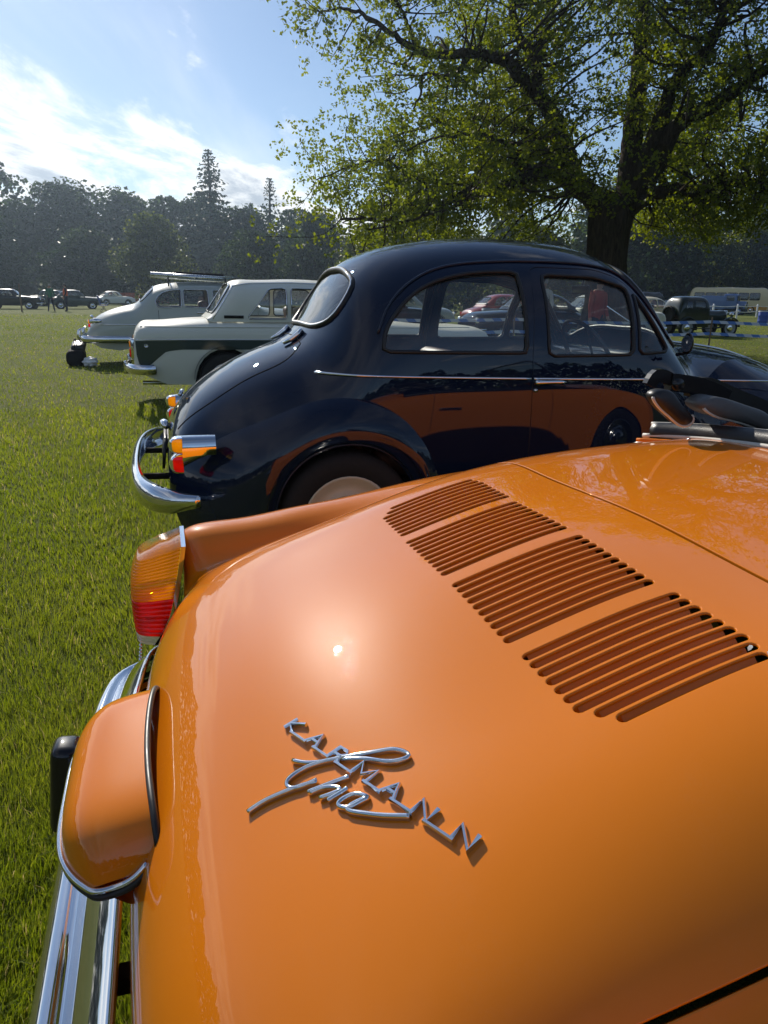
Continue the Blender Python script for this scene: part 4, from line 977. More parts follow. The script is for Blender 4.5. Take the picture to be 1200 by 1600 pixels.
# ---------------------------------------------------------------- three-box saloon builder (white saloon and the parked rows)
def three_box(root, col, low, up, sidewins, rear, front, wheels, fine=1.0, seat='leather', wheelcol=('worn_chrome', 'chrome'), wr=0.31, sill=0.27, archr=0.345, glassm='window_glass', gut=True, interior=True):
    lo, gh = Shell(low, 60), (Shell(up, 60) if up else None)
    st = (0.06 * fine, 0.04 * fine)
    x0, x1 = low[0][0], low[-1][0]
    def arch(x): return [(x - archr * math.cos(t), 0.33 + archr * math.sin(t)) for t in np.linspace(0.2, math.pi - 0.2, 11)]
    sl = [(x0 + .05, sill + .12), (x0 + .22, sill + .04)] + [(x, sill) for x in np.linspace(x0 + .3, wheels[0] - archr - .02, 4)] + arch(wheels[0]) + [(x, sill) for x in np.linspace(wheels[0] + archr + .03, wheels[1] - archr - .03, 10)] + arch(wheels[1]) + [(wheels[1] + archr + .05, sill + .04), (x1 - .05, sill + .14)]
    rt = lo.inv(sl, -1); lf = rt * [1, -1]
    out = np.array([(0.01, t) for t in np.linspace(.95, -.95, 14)] + list(rt) + [(lo.L - .01, t) for t in np.linspace(-.95, .95, 14)] + list(lf[::-1]))
    body = panel('body_shell', lo.map, out, [], st, col, root, 0.012, 0.004, EPS)
    g = gh if gh else lo
    dom = lambda p, sd: g.inv(resample(np.array(p), 0.04 * fine), sd)
    if gh:
        holes = [g.invy(resample(np.array(rear), 0.04 * fine)), g.invy(resample(np.array(front), 0.04 * fine))]
        for sd in (-1, 1): holes += [dom(w, sd) for w in sidewins]
        bt = gh.inv([(x, np.interp(x, [r[0] for r in up], [r[4] for r in up]) + .004) for x in np.linspace(up[0][0] + .03, up[-1][0] - .03, 20)], -1)
        o2 = np.array([(0.004, t) for t in np.linspace(.97, -.97, 12)] + list(bt) + [(gh.L - .004, t) for t in np.linspace(-.97, .97, 12)] + list((bt * [1, -1])[::-1]))
        panel('cabin', gh.map, o2, holes, st, col, root, 0.012, 0.003, EPS)
        window(root, gh, holes[0], glassm, 'rear_window', gr=0.012, chrome=0.007, step=.08 * fine); window(root, gh, holes[1], 'screen_glass', 'windscreen', gr=0.012, chrome=0.006, step=.08 * fine)
        for sd in (-1, 1):
            for w in sidewins: window(root, gh, dom(w, sd), glassm, 'side_window', gr=0.009, chrome=0.005, step=.08 * fine)
    for sd in (-1, 1):
        for x in wheels:
            wd = float(lo.f(lo.a(x))[2])
            wheel(root, (x, sd * (wd - .10), wr), wr, 0.15, wheelcol[0], wheelcol[1], sd, n=24)
            MB().lathe([(archr + .02, -.14), (archr + .02, .085)], (x, sd * (wd - .11), .33), 'y', 16, 0, math.pi).lathe([(archr + .02, 0), (.001, 0)], (x, sd * (wd - .25), .33), 'y', 16).build('wheel_well', 'underseal', root)
    if interior and gh:
        xm = (up[0][0] + up[-1][0]) / 2; zb = up[len(up) // 2][4]; w = up[len(up) // 2][2] * .86
        m = MB()
        for y in (-.35, .35): m.box((xm + .12, y, zb - .08), (.14, .5, .50), Matrix.Rotation(R(-12), 3, 'Y'), .05)
        m.build('front_seats', seat, root)
        MB().box((xm - .78, 0, zb - .08), (.16, 1.2, .46), Matrix.Rotation(R(-12), 3, 'Y'), .05).build('rear_seat', seat, root)
        MB().box((xm, 0, sill + .06), (2.2, w * 1.8, .03)).build('floor', 'underseal', root)
    return lo, g
def chrome_bumper(root, pts, h=.05, d=.02, name='bumper', mat='chrome'):
    P = pspline(pts, 50); c = P.mean(0); nr = np.cross(np.gradient(P, axis=0), [0, 0, 1.0]); s0 = np.sign((nr[25] * (P[25] - [c[0] + (0.5 if P[25][0] < 1.5 else -.5), 0, c[2]])).sum()); nr *= s0
    return MB().tube(P, None, prof=[(-h, -d), (-h, 0), (-h * .6, d), (0, d * 1.25), (h * .6, d), (h, 0), (h, -d), (0, 0)], nrm=nr).build(name, mat, root)
WHITE_LOW = [(.03, .60, .60, .52, .34, 4, 4, .03), (-.005, .72, .69, .55, .32, 4, 4, .03), (.005, .84, .72, .58, .30, 4, 5, .04), (.05, .915, .745, .60, .29, 4, 6, .05), (.20, .945, .765, .62, .28, 4, 7, .06), (.55, .970, .785, .64, .27, 4, 7, .06), (.85, .985, .79, .66, .26, 4, 7, .06),
             (1.5, .985, .795, .66, .25, 4, 7, .06), (2.6, .975, .795, .66, .25, 4, 7, .06), (3.2, .955, .79, .65, .26, 4, 7, .06), (3.9, .915, .775, .63, .28, 4, 6, .05), (4.2, .875, .755, .60, .30, 4, 5, .04), (4.27, .78, .73, .56, .32, 4, 4, .03), (4.25, .60, .66, .50, .36, 4, 4, .02)]
WHITE_UP = [(.80, .990, .70, .975, .955, 4, 3, .002), (.84, 1.03, .705, .976, .955, 4, 3, .002), (.95, 1.19, .710, .978, .955, 4, 3, .002), (1.06, 1.35, .715, .980, .955, 4, 3.2, .002), (1.12, 1.402, .718, .982, .955, 4, 3.6, .002), (1.30, 1.425, .722, .985, .955, 4, 4, .002),
            (1.75, 1.437, .726, .985, .955, 4, 4, .002), (2.25, 1.425, .722, .985, .955, 4, 4, .002), (2.42, 1.395, .715, .982, .952, 4, 3.6, .002), (2.52, 1.33, .710, .978, .95, 4, 3.2, .002), (2.70, 1.15, .70, .972, .948, 4, 3, .002), (2.86, .985, .69, .965, .945, 4, 3, .002)]
WHITE_WIN = [soften([(1.235, .990), (1.50, 1.318), (1.69, 1.328), (1.69, .992)], .03), soften([(1.745, .992), (1.745, 1.328), (2.18, 1.32), (2.47, .99)], .03)]
W_REAR = soften([(.865, -.60), (1.075, -.52), (1.085, 0), (1.075, .52), (.865, .60), (.855, 0)], .06)
W_FRONT = soften([(2.50, -.50), (2.49, 0), (2.50, .50), (2.80, .61), (2.815, 0), (2.80, -.61)], .06)
def make_white():
    root = thing('white_saloon', 'boxy white saloon with a dark green stripe along its side, parked behind the navy car', 'car', (-2.97, 8.95, 0), YAW)
    lo, g = three_box(root, 'white_paint', WHITE_LOW, WHITE_UP, WHITE_WIN, W_REAR, W_FRONT, (0.99, 3.48))
    for sd in (-1, 1):
        ol = [(.02, .752), (.6, .760), (2.0, .755), (4.15, .72), (4.15, .66), (2.0, .655), (.50, .660), (.34, .640), (.24, .560), (.16, .490), (.05, .485), (.025, .60)]
        D = lo.inv(resample(np.array(ol), .05), sd)
        panel('side_stripe', lo.map, D if area2(D) > 0 else D[::-1], [], (.06, .03), 'dark_green_paint', root, 0.003, 0.0005, EPS, off=0.003)
        mo = lo.line([(x, .765) for x in np.linspace(.03, 4.1, 40)], sd, .004); MB().tube(mo, .005, 5).build('side_moulding', 'chrome', root)
        bl = lo.line([(x, .90) for x in np.linspace(.08, 4.0, 40)], sd, .002); MB().tube(bl, .006, 5).build('waist_crease', 'white_paint', root)
        gt = g.line([(x, z) for x, z in zip(np.linspace(1.10, 2.40, 30), np.interp(np.linspace(1.10, 2.40, 30), [1.1, 1.3, 1.75, 2.25, 2.4], [1.345, 1.375, 1.388, 1.378, 1.345]))], sd, .004)
        MB().tube(gt, .008, 6).build('roof_gutter', 'chrome', root)
        cp = g.line([(.86, .985), (.96, 1.13), (1.05, 1.26), (1.105, 1.345)], sd, .003); MB().tube(cp, .007, 6).build('pillar_trim', 'chrome', root)
        vt = g.line([(.985, 1.012), (1.08, 1.012), (1.20, 1.012)], sd, .003); MB().tube(vt, None, prof=[(-.016, 0), (-.016, .004), (.016, .004), (.016, 0)], up=(0, sd, 0)).build('pillar_vent', 'dark_cavity', root)
        # vertical rear lamps
        lm = MB().box((-.012, sd * .655, .66), (.05, .115, .225), None, .018).build('rear_lamp', 'chrome', root)
        MB().box((-.036, sd * .655, .715), (.03, .095, .075), None, .012).build('amber_lens', 'amber_lens', lm); MB().box((-.036, sd * .655, .622), (.03, .095, .10), None, .012).build('red_lens', 'red_lens', lm)
        MB().lathe([(.022, -.004), (.022, .004), (.0001, .006)], (.13, sd * .770, .70), 'y', 14).build('fuel_cap' if sd < 0 else 'badge_roundel', 'worn_chrome', root)
        for x in (1.72, 2.62):
            z = np.linspace(.96, .32, 14); MB().tube(lo.line([(x, v) for v in z], sd, .0005), .0035, 5).build('door_seam', 'dark_cavity', root)
        MB().tube(lo.line([(1.80, .84), (1.95, .84)], sd, .03), .012, 8).build('door_handle', 'chrome', root)
        MB().box((4.24, sd * .55, .70), (.05, .18, .18), None, .03).build('headlamp', 'clear_lens', root)
    bu = chrome_bumper(root, [(.22, -.81, .445), (.03, -.80, .445), (-.075, -.62, .445), (-.09, 0, .445), (-.075, .62, .445), (.03, .80, .445), (.22, .81, .445)], .055, .02, 'rear_bumper')
    for y in (-.5, .5): MB().box((-.11, y, .45), (.04, .06, .15), None, .018).build('overrider', 'chrome', bu)
    chrome_bumper(root, [(4.05, -.80, .445), (4.25, -.79, .445), (4.35, -.60, .445), (4.37, 0, .445), (4.35, .60, .445), (4.25, .79, .445), (4.05, .80, .445)], .055, .02, 'front_bumper')
    MB().tube([(.45, -.42, .26), (.06, -.42, .265)], .024, 12, caps=False).build('exhaust_pipe', 'worn_chrome', root)
    MB().box((-.015, 0, .60), (.012, .52, .115)).build('number_plate', 'plate_black', root)
    return root
make_white()

# ---------------------------------------------------------------- pale grey-green rounded saloon
def make_grey():
    root = thing('grey_saloon', 'pale grey rounded saloon with sloping tail, farthest car of the near row', 'car', (-5.30, 13.9, 0), YAW)
    rows = [(-.10, .46, .42, .42, .36, 2.6, 2.4, .02), (-.13, .56, .52, .46, .34, 2.6, 2.4, .02), (-.12, .66, .60, .50, .31, 2.6, 2.4, .03), (-.05, .78, .68, .52, .28, 2.6, 2.4, .04), (.10, .89, .745, .55, .26, 2.6, 2.5, .05), (.32, .98, .79, .58, .25, 2.6, 2.6, .06), (.55, 1.04, .81, .60, .25, 2.6, 2.8, .06), (.68, 1.075, .82, .60, .25, 2.6, 2.9, .06),
            (.78, 1.15, .825, .60, .25, 2.6, 3.0, .06), (.90, 1.28, .83, .60, .25, 2.5, 3.1, .06), (1.03, 1.375, .835, .60, .25, 2.4, 3.2, .06), (1.25, 1.435, .84, .60, .25, 2.4, 3.3, .06), (1.6, 1.465, .84, .60, .25, 2.4, 3.3, .06), (2.1, 1.468, .84, .60, .25, 2.4, 3.3, .06), (2.45, 1.44, .84, .60, .25, 2.4, 3.2, .06),
            (2.60, 1.39, .835, .60, .25, 2.4, 3.1, .06), (2.78, 1.22, .82, .60, .25, 2.5, 2.9, .06), (2.95, 1.06, .80, .62, .25, 2.6, 2.7, .06), (3.2, 1.02, .79, .62, .25, 2.5, 2.5, .06), (3.8, .97, .77, .62, .26, 2.4, 2.4, .05), (4.2, .88, .72, .60, .28, 2.3, 2.3, .05), (4.4, .74, .62, .56, .32, 2.3, 2.3, .04), (4.45, .58, .5, .5, .36, 2.3, 2.3, .02)]
    sh = Shell(rows, 60); W0, W1 = .98, 3.70
    def arch(x, r=.30, z=.30): return [(x - r * math.cos(t), z + r * math.sin(t)) for t in np.linspace(0.15, math.pi - 0.15, 11)]
    sl = [(-.08, .42), (.1, .32), (.4, .28)] + arch(W0, .26) + [(x, .26) for x in np.linspace(1.4, 3.3, 12)] + arch(W1) + [(4.1, .32), (4.35, .4)]
    rt = sh.inv(sl, -1); lf = rt * [1, -1]
    out = np.array([(.01, t) for t in np.linspace(.95, -.95, 12)] + list(rt) + [(sh.L - .01, t) for t in np.linspace(-.9, .9, 12)] + list(lf[::-1]))
    q = pspline([(1.10, 1.02), (1.06, 1.09), (1.10, 1.19), (1.20, 1.265), (1.34, 1.305), (1.50, 1.318)], 16).tolist() + [(1.50, 1.03), (1.2, 1.01)]
    r1 = soften([(1.54, 1.025), (1.54, 1.320), (1.96, 1.322), (1.98, 1.02)], .03); r2 = soften([(2.06, 1.02), (2.05, 1.322), (2.42, 1.305), (2.62, 1.15), (2.72, 1.02)], .04)
    wins = [np.array(q), r1, r2]
    rw = sh.invy(resample(soften([(.80, -.58), (1.02, -.50), (1.03, 0), (1.02, .50), (.80, .58), (.775, 0)], .10), .04)); ws = sh.invy(resample(soften([(2.62, -.5), (2.60, 0), (2.62, .5), (2.89, .62), (2.91, 0), (2.89, -.62)], .08), .04))
    dom = lambda p, sd: sh.inv(resample(np.array(p), .04), sd)
    holes = [rw, ws] + [dom(w, sd) for sd in (-1, 1) for w in wins]
    panel('body_shell', sh.map, out, holes, (.06, .03), 'silver_green_paint', root, .012, .003, EPS)
    window(root, sh, rw, 'dark_glass', 'rear_window', gr=.012, chrome=.009); window(root, sh, ws, 'screen_glass', 'windscreen', gr=.012, chrome=.007)
    for sd in (-1, 1):
        for w in wins: window(root, sh, dom(w, sd), 'window_glass', 'side_window', gr=.008, chrome=.007)
        for x in (W0, W1):
            wheel(root, (x, sd * .73, .315), .315, .16, 'worn_chrome', 'chrome', sd, n=24); MB().lathe([(.34, -.14), (.34, .07)], (x, sd * .70, .31), 'y', 16, 0, math.pi).lathe([(.34, 0), (.001, 0)], (x, sd * .56, .31), 'y', 16).build('wheel_well', 'underseal', root)
        lm = MB().tube([(-.06, sd * .69, .76), (.02, sd * .71, .775), (.14, sd * .735, .78)], [.035, .05, .03], 12).build('rear_lamp', 'chrome', root)
        MB().tube([(-.075, sd * .69, .80), (-.068, sd * .69, .73)], [.024, .026], 12).build('amber_lens', 'amber_lens', lm); MB().tube([(-.075, sd * .69, .728), (-.068, sd * .69, .67)], [.026, .022], 12).build('red_lens', 'red_lens', lm)
        MB().tube(sh.line([(x, .72) for x in np.linspace(.1, .72, 12)], sd, .004), .010, 6).build('side_trim', 'chrome', root)
        MB().lathe([(.0001, .04), (.06, .03), (.095, 0), (.10, -.03)], (4.33, sd * .55, .70), 'x', 18).build('headlamp', 'clear_lens', root)
        MB().tube(sh.line([(1.75, .93), (1.90, .93)], sd, .03), .012, 8).build('door_handle', 'chrome', root)
        for x in (1.10, 2.02, 2.85): MB().tube(sh.line([(x, v) for v in np.linspace(.97, .30, 12)], sd, .0005), .0035, 5).build('door_seam', 'dark_cavity', root)
    bu = chrome_bumper(root, [(.62, -.86, .47), (.2, -.86, .47), (-.14, -.78, .47), (-.23, -.45, .47), (-.24, 0, .47), (-.23, .45, .47), (-.14, .78, .47), (.2, .86, .47), (.62, .86, .47)], .06, .022, 'rear_bumper')
    for y in (-.42, .42): MB().tube([(-.25, y, .40), (-.285, y, .50), (-.27, y, .60), (-.23, y, .64)], [.025, .035, .032, .015], 10).build('overrider', 'chrome', bu)
    chrome_bumper(root, [(4.1, -.80, .47), (4.45, -.72, .47), (4.55, -.4, .47), (4.57, 0, .47), (4.55, .4, .47), (4.45, .72, .47), (4.1, .80, .47)], .06, .022, 'front_bumper')
    MB().box((-.13, 0, .56), (.012, .52, .12)).build('number_plate', 'plate_black', root)
    MB().tube([(-.05, -.07, .825), (-.075, 0, .835), (-.05, .07, .825)], [.02, .03, .02], 10).build('plate_lamp', 'chrome', root)
    for y in (-.38, .38): MB().box((1.95, y, .86), (.14, .5, .54), Matrix.Rotation(R(-12), 3, 'Y'), .05).build('seat_back', 'tan_leather', root)
    MB().box((1.05, 0, .86), (.16, 1.2, .5), Matrix.Rotation(R(-14), 3, 'Y'), .05).build('rear_seat', 'tan_leather', root)
    MB().box((1.9, 0, .30), (2.2, 1.4, .03)).build('floor', 'underseal', root)
    # roof carrier
    rk = thing('roof_rack', 'silver roof carrier of long tubes on the pale grey saloon', 'roof rack', (0, 0, 0)); M = Matrix.Translation((-5.30, 13.9, 0)) @ Matrix.Rotation(YAW, 4, 'Z')
    rk.matrix_world = M @ Matrix.Translation((1.05, 0, 1.47))
    for y in (-.45, .45): MB().tube([(-.05, y, .105), (1.42, y, .045)], .045, 12).build('carrier_tube', 'aluminium', rk)
    for x in (.25, .75, 1.25): MB().tube([(x, -.5, .06), (x, .5, .06)], .014, 8).build('cross_bar', 'black_paint', rk)
    for x in (.25, 1.25):
        for y in (-.5, .5): MB().tube([(x, y, .06), (x, y * 1.1, -.09)], .013, 8).build('foot', 'black_paint', rk)
    MB().box((.8, 0, .12), (.9, .5, .08), Matrix.Rotation(R(2), 3, 'Y'), .02).build('rolled_awning', 'fabric_black', rk)
    return root
make_grey()
# tow hitch bag standing on the grass behind the grey saloon
def make_bag():
    M = Matrix.Translation((-5.30, 13.9, 0)) @ Matrix.Rotation(YAW, 4, 'Z')
    t = thing('toolbag', 'black bag on the grass behind the pale grey saloon', 'bag'); t.matrix_world = M @ Matrix.Translation((-.36, -.40, 0))
    MB().box((0, 0, .15), (.30, .62, .28), Matrix.Rotation(R(4), 3, 'X'), .10).build('bag_body', 'fabric_black', t)
    MB().tube(pspline([(0, -.15, .31), (0, -.12, .42), (0, 0, .46), (0, .12, .42), (0, .15, .31)], 20), .012, 6).build('handle', 'fabric_black', t)
    MB().box((.05, .05, .33), (.24, .36, .12), Matrix.Rotation(R(14), 3, 'X'), .05).build('flap', 'vinyl', t)
    t2 = thing('paper_bag', 'crumpled white carrier bag on the grass beside the black bag', 'bag'); t2.matrix_world = M @ Matrix.Translation((-.10, -.75, 0))
    rng = np.random.RandomState(3)
    def crumple(u, v):
        a = v * 2 * np.pi; ph = u * np.pi; r = .11 * (1 + .25 * np.sin(5 * a + 3 * ph) * np.sin(ph) + .12 * np.sin(9 * ph))
        return np.stack([r * np.sin(ph) * np.cos(a), 1.3 * r * np.sin(ph) * np.sin(a), .085 - r * .75 * np.cos(ph)], -1)
    grid('bag_body', crumple, 18, 26, 'white_plastic', t2, closev=True)
make_bag()
# ---------------------------------------------------------------- trees
leafmat('oak_leaf', (0.066, 0.102, 0.014), (0.170, 0.205, 0.030), 0.6)
leafmat('wood_leaf', (0.045, 0.095, 0.020), (0.105, 0.165, 0.036), 0.15)
leafmat('light_leaf', (0.110, 0.160, 0.030), (0.200, 0.240, 0.050), 0.3)
leafmat('conifer_leaf', (0.020, 0.042, 0.020), (0.045, 0.075, 0.032), 0.12)
def barkmat():
    m, nt, out = material('bark'); oc = obcoord(nt)
    mp = nd(nt, 'ShaderNodeMapping', {'Vector': oc, 'Scale': (7, 7, 1.2)}); a = noise(nt, 2.2, 8, 0.7, mp.outputs[0], 0.6); b = noise(nt, 1.3, 4, 0.6, oc)
    c = mixcol(nt, maprange(nt, a.outputs[0], .35, .65, 0, 1), (0.022, 0.016, 0.010), (0.085, 0.066, 0.045)); c = mixcol(nt, maprange(nt, b.outputs[0], .5, .75, 0, .5), c, (0.045, 0.055, 0.02))
    p = nd(nt, 'ShaderNodeBsdfPrincipled', {'Base Color': c, 'Roughness': .95, 'Specular IOR Level': .1}); bp = nd(nt, 'ShaderNodeBump', {'Strength': 1.0, 'Distance': .06, 'Height': a.outputs[0]})
    nt.links.new(bp.outputs[0], p.inputs['Normal']); nt.links.new(p.outputs[0], out.inputs[0])
barkmat()
def leaf_quads(C, size, rng, outward=None, aspect=0.62, flat=0.0):
    """one bent-less leaf quad (kite) per centre"""
    n = len(C); d = rng.normal(size=(n, 3)); 
    if outward is not None: d = d * 0.75 + outward
    d[:, 2] += flat; d /= np.linalg.norm(d, axis=1, keepdims=True)
    t = rng.normal(size=(n, 3)); t -= d * (t * d).sum(1, keepdims=True); t /= np.linalg.norm(t, axis=1, keepdims=True); b = np.cross(d, t)
    s = (size if np.ndim(size) else np.full(n, size))[:, None] * rng.uniform(.7, 1.3, (n, 1))
    V = np.stack([C - t * s * .5, C + b * s * aspect * .5 - t * s * .05 + d * s * .06, C + t * s * .5, C - b * s * aspect * .5 - t * s * .05 + d * s * .06], 1)
    return V.reshape(-1, 3)
def limb(mb, pts, r0, r1, n=10, pw=1.0, sub=None):
    P = pspline(pts, sub or max(6, len(pts) * 5)); t = np.linspace(0, 1, len(P)) ** pw; mb.tube(P, r0 + (r1 - r0) * t, n); return P, r0 + (r1 - r0) * t
def make_oak():
    rng = np.random.RandomState(11)
    root = thing('oak_tree', 'huge spreading oak with crooked limbs behind the navy car', 'tree', (5.65, 20.0, 0))
    O = np.array([5.65, 20.0, 0])
    LM = {'low_left': ([[5.46, 20.0, 3.3], [4.76, 19.8, 3.96], [4.28, 19.5, 4.32], [3.53, 19.2, 4.18], [2.74, 18.8, 3.71], [2.02, 18.4, 3.63], [1.19, 18.0, 3.3], [0.46, 17.6, 3.06], [-0.31, 17.3, 2.85], [-1.0, 17.1, 2.9]], .30, .03),
          'left_up': ([[5.41, 20.0, 3.5], [4.71, 19.9, 4.06], [4.41, 19.8, 4.5], [4.22, 19.6, 4.9], [3.76, 19.3, 5.42], [3.3, 19.0, 5.87], [2.88, 18.8, 6.1], [2.52, 18.6, 6.34], [1.84, 18.2, 6.38], [1.12, 17.9, 6.25], [0.5, 17.6, 6.34], [-0.01, 17.3, 6.43], [-0.41, 17.0, 6.6], [-1.4, 16.6, 6.68]], .34, .02),
          'left_up_b': ([[1.67, 18.2, 6.31], [1.13, 17.9, 5.83], [0.82, 17.7, 5.84], [0.61, 17.5, 5.4], [0.49, 17.4, 5.07]], .09, .02),
          'left_top': ([[0.5, 17.6, 6.34], [0.2, 17.3, 6.9], [0.0, 17.1, 7.4], [-0.3, 16.9, 8.0]], .06, .015),
          'left_mid': ([[4.22, 19.6, 4.9], [3.35, 20.3, 5.34], [2.44, 20.8, 5.64], [1.5, 21.2, 5.64], [0.52, 21.5, 5.38], [-.3, 21.6, 5.2]], .16, .02),
          'top_a': ([[3.31, 19.0, 5.87], [3.3, 19.2, 6.55], [2.98, 19.4, 7.06], [2.82, 19.5, 7.58], [2.56, 19.6, 8.6], [2.07, 19.6, 9.69]], .19, .04),
          'centre': ([[6.0, 20.0, 3.6], [6.07, 20.4, 5.54], [6.25, 20.8, 6.99], [6.31, 21.0, 7.93], [6.13, 21.2, 9.25], [5.79, 21.4, 10.91]], .40, .06),
          'right_a': ([[5.95, 20.0, 3.6], [6.21, 19.8, 4.5], [6.35, 19.6, 5.12], [6.53, 19.3, 5.91], [6.73, 19.0, 6.34], [6.98, 18.6, 6.71], [7.19, 18.2, 7.44], [7.51, 18.0, 8.3]], .36, .05),
          'right_b': ([[6.1, 20.0, 3.7], [6.58, 19.6, 4.77], [6.85, 19.2, 5.3], [7.31, 18.8, 5.56], [7.82, 18.4, 5.88], [8.4, 18.0, 6.14], [9.23, 17.6, 6.34], [10.4, 17.3, 6.5]], .33, .04),
          'low_right': ([[6.0, 20.0, 3.4], [6.69, 19.6, 3.86], [7.32, 19.2, 3.79], [7.93, 18.8, 3.88], [8.67, 18.4, 3.91], [9.64, 18.0, 3.8], [11, 17.7, 3.7]], .24, .03),
          'back_r': ([[6.06, 20.3, 3.6], [7.03, 21.5, 4.55], [8.27, 22.8, 5.42], [9.74, 24.0, 6.33]], .28, .04),
          'back_l': ([[5.41, 20.3, 3.6], [4.65, 21.5, 4.35], [3.49, 23.0, 4.89], [2.13, 24.0, 4.85], [.6, 24.6, 4.6]], .26, .03),
          'low_left_b': ([[2.74, 18.8, 3.71], [2.0, 18.0, 3.5], [1.2, 17.2, 3.05], [.4, 16.6, 2.8], [-.4, 16.2, 2.7]], .09, .02),
          'low_left_c': ([[1.19, 18.0, 3.3], [.6, 18.3, 3.9], [-.1, 18.2, 4.2], [-.9, 17.9, 4.0], [-1.5, 17.7, 3.7]], .06, .015),
          'low_left_d': ([[3.53, 19.2, 4.18], [2.8, 18.6, 4.6], [2.0, 18.0, 4.75], [1.2, 17.6, 4.6], [.5, 17.3, 4.3]], .08, .02),
          'inner_l': ([[4.76, 19.8, 3.96], [4.2, 20.6, 4.6], [3.6, 21.2, 5.6], [3.3, 21.4, 6.8], [3.2, 21.5, 8.0]], .18, .03)}
    mb = MB()
    tr, rr = [], []
    for z, r in ((-.1, .98), (.15, .78), (.5, .62), (1.2, .52), (2.2, .47), (2.8, .48), (3.3, .52), (3.6, .42), (3.85, .16)):
        tr.append((5.74 - .05 * z + .04 * math.sin(z * 2), 20, z)); rr.append(r)
    P = np.array(tr); V = []; F = []; n = 28
    for k, (p, r) in enumerate(zip(P, rr)):
        for j in range(n):
            a = 2 * math.pi * j / n; q = r * (1 + .10 * math.sin(5 * a + k * .25) + .05 * math.sin(9 * a + 1) + (.12 * math.sin(3 * a) if k < 3 else 0)); V.append((p[0] + q * math.cos(a), p[1] + q * math.sin(a), p[2]))
    for k in range(len(P) - 1):
        for j in range(n): F.append((k * n + j, k * n + (j + 1) % n, (k + 1) * n + (j + 1) % n, (k + 1) * n + j))
    mb.add([np.array(v) - O for v in V], F)
    nodes = []; nrad = []
    for k, (pts, r0, r1) in LM.items():
        pts = np.array(pts) + 0; P, rad = limb(MB(), pts, r0, r1)
        P = pspline(pts, len(pts) * 7); t = np.linspace(0, 1, len(P)); wob = rng.normal(size=(len(P), 3)); wob = np.stack([np.convolve(np.pad(wob[:, i], 3, mode='edge'), np.ones(7) / 7, 'valid') for i in range(3)], 1)
        P = P + wob * .10 * (t[:, None] > .08); rad = (r0 + (r1 - r0) * t ** .8) * .84
        mb.tube(P - O, rad, 10); nodes.append(P[len(P) // 6:]); nrad.append(rad[len(P) // 6:])
    mb.build('trunk', 'bark', root)
    N = np.concatenate(nodes); NR = np.concatenate(nrad)
    # clump centres: around the limbs, plus a dome that closes the crown
    cl = []
    for k, (pts, r0, r1) in LM.items():
        P = pspline(pts, 60); L = np.linalg.norm(np.diff(P, axis=0), axis=1).sum(); m = int(L * (9 if 'left' in k or k == 'top_a' else 14))
        t = rng.uniform(.22, 1, m) ** .75; q = P[(t * 59).astype(int)]; off = rng.normal(size=(m, 3)) * [.75, .75, .55] * (0.55 + .6 * t[:, None]); off[:, 2] += .22; off[:, 1] = np.abs(off[:, 1]) * rng.choice([1, 1, 1, -1], m) * 1.3; cl.append(q + off)
    m = 1350; c = np.array([7.6, 21.2, 6.4]); d = rng.normal(size=(m, 3)); d /= np.linalg.norm(d, axis=1, keepdims=True); r = rng.uniform(.45, 1, m) ** .5
    dome = c + d * r[:, None] * [6.6, 6.4, 5.6]
    dome = dome[(dome[:, 2] > 3.0 + .25 * np.abs(dome[:, 0] - 6.6)) & ((dome[:, 0] > 3.4) | (rng.rand(len(dome)) < .22))]; cl.append(dome)
    # hanging skirt low on the left and right
    m = 110; sk = np.stack([rng.uniform(-.8, 4.6, m), rng.uniform(18.5, 24.5, m), rng.uniform(2.55, 3.7, m)], 1); cl.append(sk[rng.rand(m) < .75])
    m = 240; sk = np.stack([rng.uniform(7.2, 12.5, m), rng.uniform(17, 24, m), rng.uniform(2.9, 4.6, m)], 1); cl.append(sk)
    C = np.concatenate(cl)
    C = C[~((np.hypot(C[:, 0] - 5.6, C[:, 1] - 20) < 1.5) & (C[:, 2] < 4.6))]
    # twigs from the nearest limb node
    tw = MB()
    drop = []
    for qi, q in enumerate(C):
        dd = np.linalg.norm(N - q, axis=1) + .5 * np.maximum(0, N[:, 2] - q[2]); j = int(np.argmin(dd)); a = N[j]; L = np.linalg.norm(q - a)
        if L > 2.7: drop.append(qi); continue
        if L < .25: continue
        mid = (a + q) / 2 + rng.normal(size=3) * .14 * L; r0 = min(NR[j] * .5, .012 + .014 * L)
        P = pspline([a, mid, q, q + (q - mid) * .35], 7); tw.tube(P - O, np.linspace(r0, .006, 7), 5, caps=False)
    tw.build('twigs', 'bark', root)
    C = np.delete(C, drop, 0)
    # leaves
    n = len(C); m, q = 9, 13; sg = np.repeat(rng.uniform(.20, .38, (n, 1)), m, 0)
    S = np.repeat(C, m, 0) + rng.normal(size=(n * m, 3)) * sg * [1, 1, .66]                      # sprays within a clump
    dv = rng.normal(size=(n * m, 3)); dv[:, 2] *= .5; dv /= np.linalg.norm(dv, axis=1, keepdims=True)
    LC = np.repeat(S, q, 0) + np.repeat(dv, q, 0) * rng.uniform(-.16, .16, (n * m * q, 1)) + rng.normal(size=(n * m * q, 3)) * .045
    tint = np.repeat(rng.rand(n), m * q) * .45 + np.repeat(rng.rand(n * m), q) * .25 + rng.rand(n * m * q) * .3
    V = leaf_quads(LC - O, .082, rng, None, .66, .35)
    o = quads_mesh('crown', V, len(LC), 'oak_leaf', root, tint); print('oak leaves', len(LC), 'clumps', n)
make_oak()

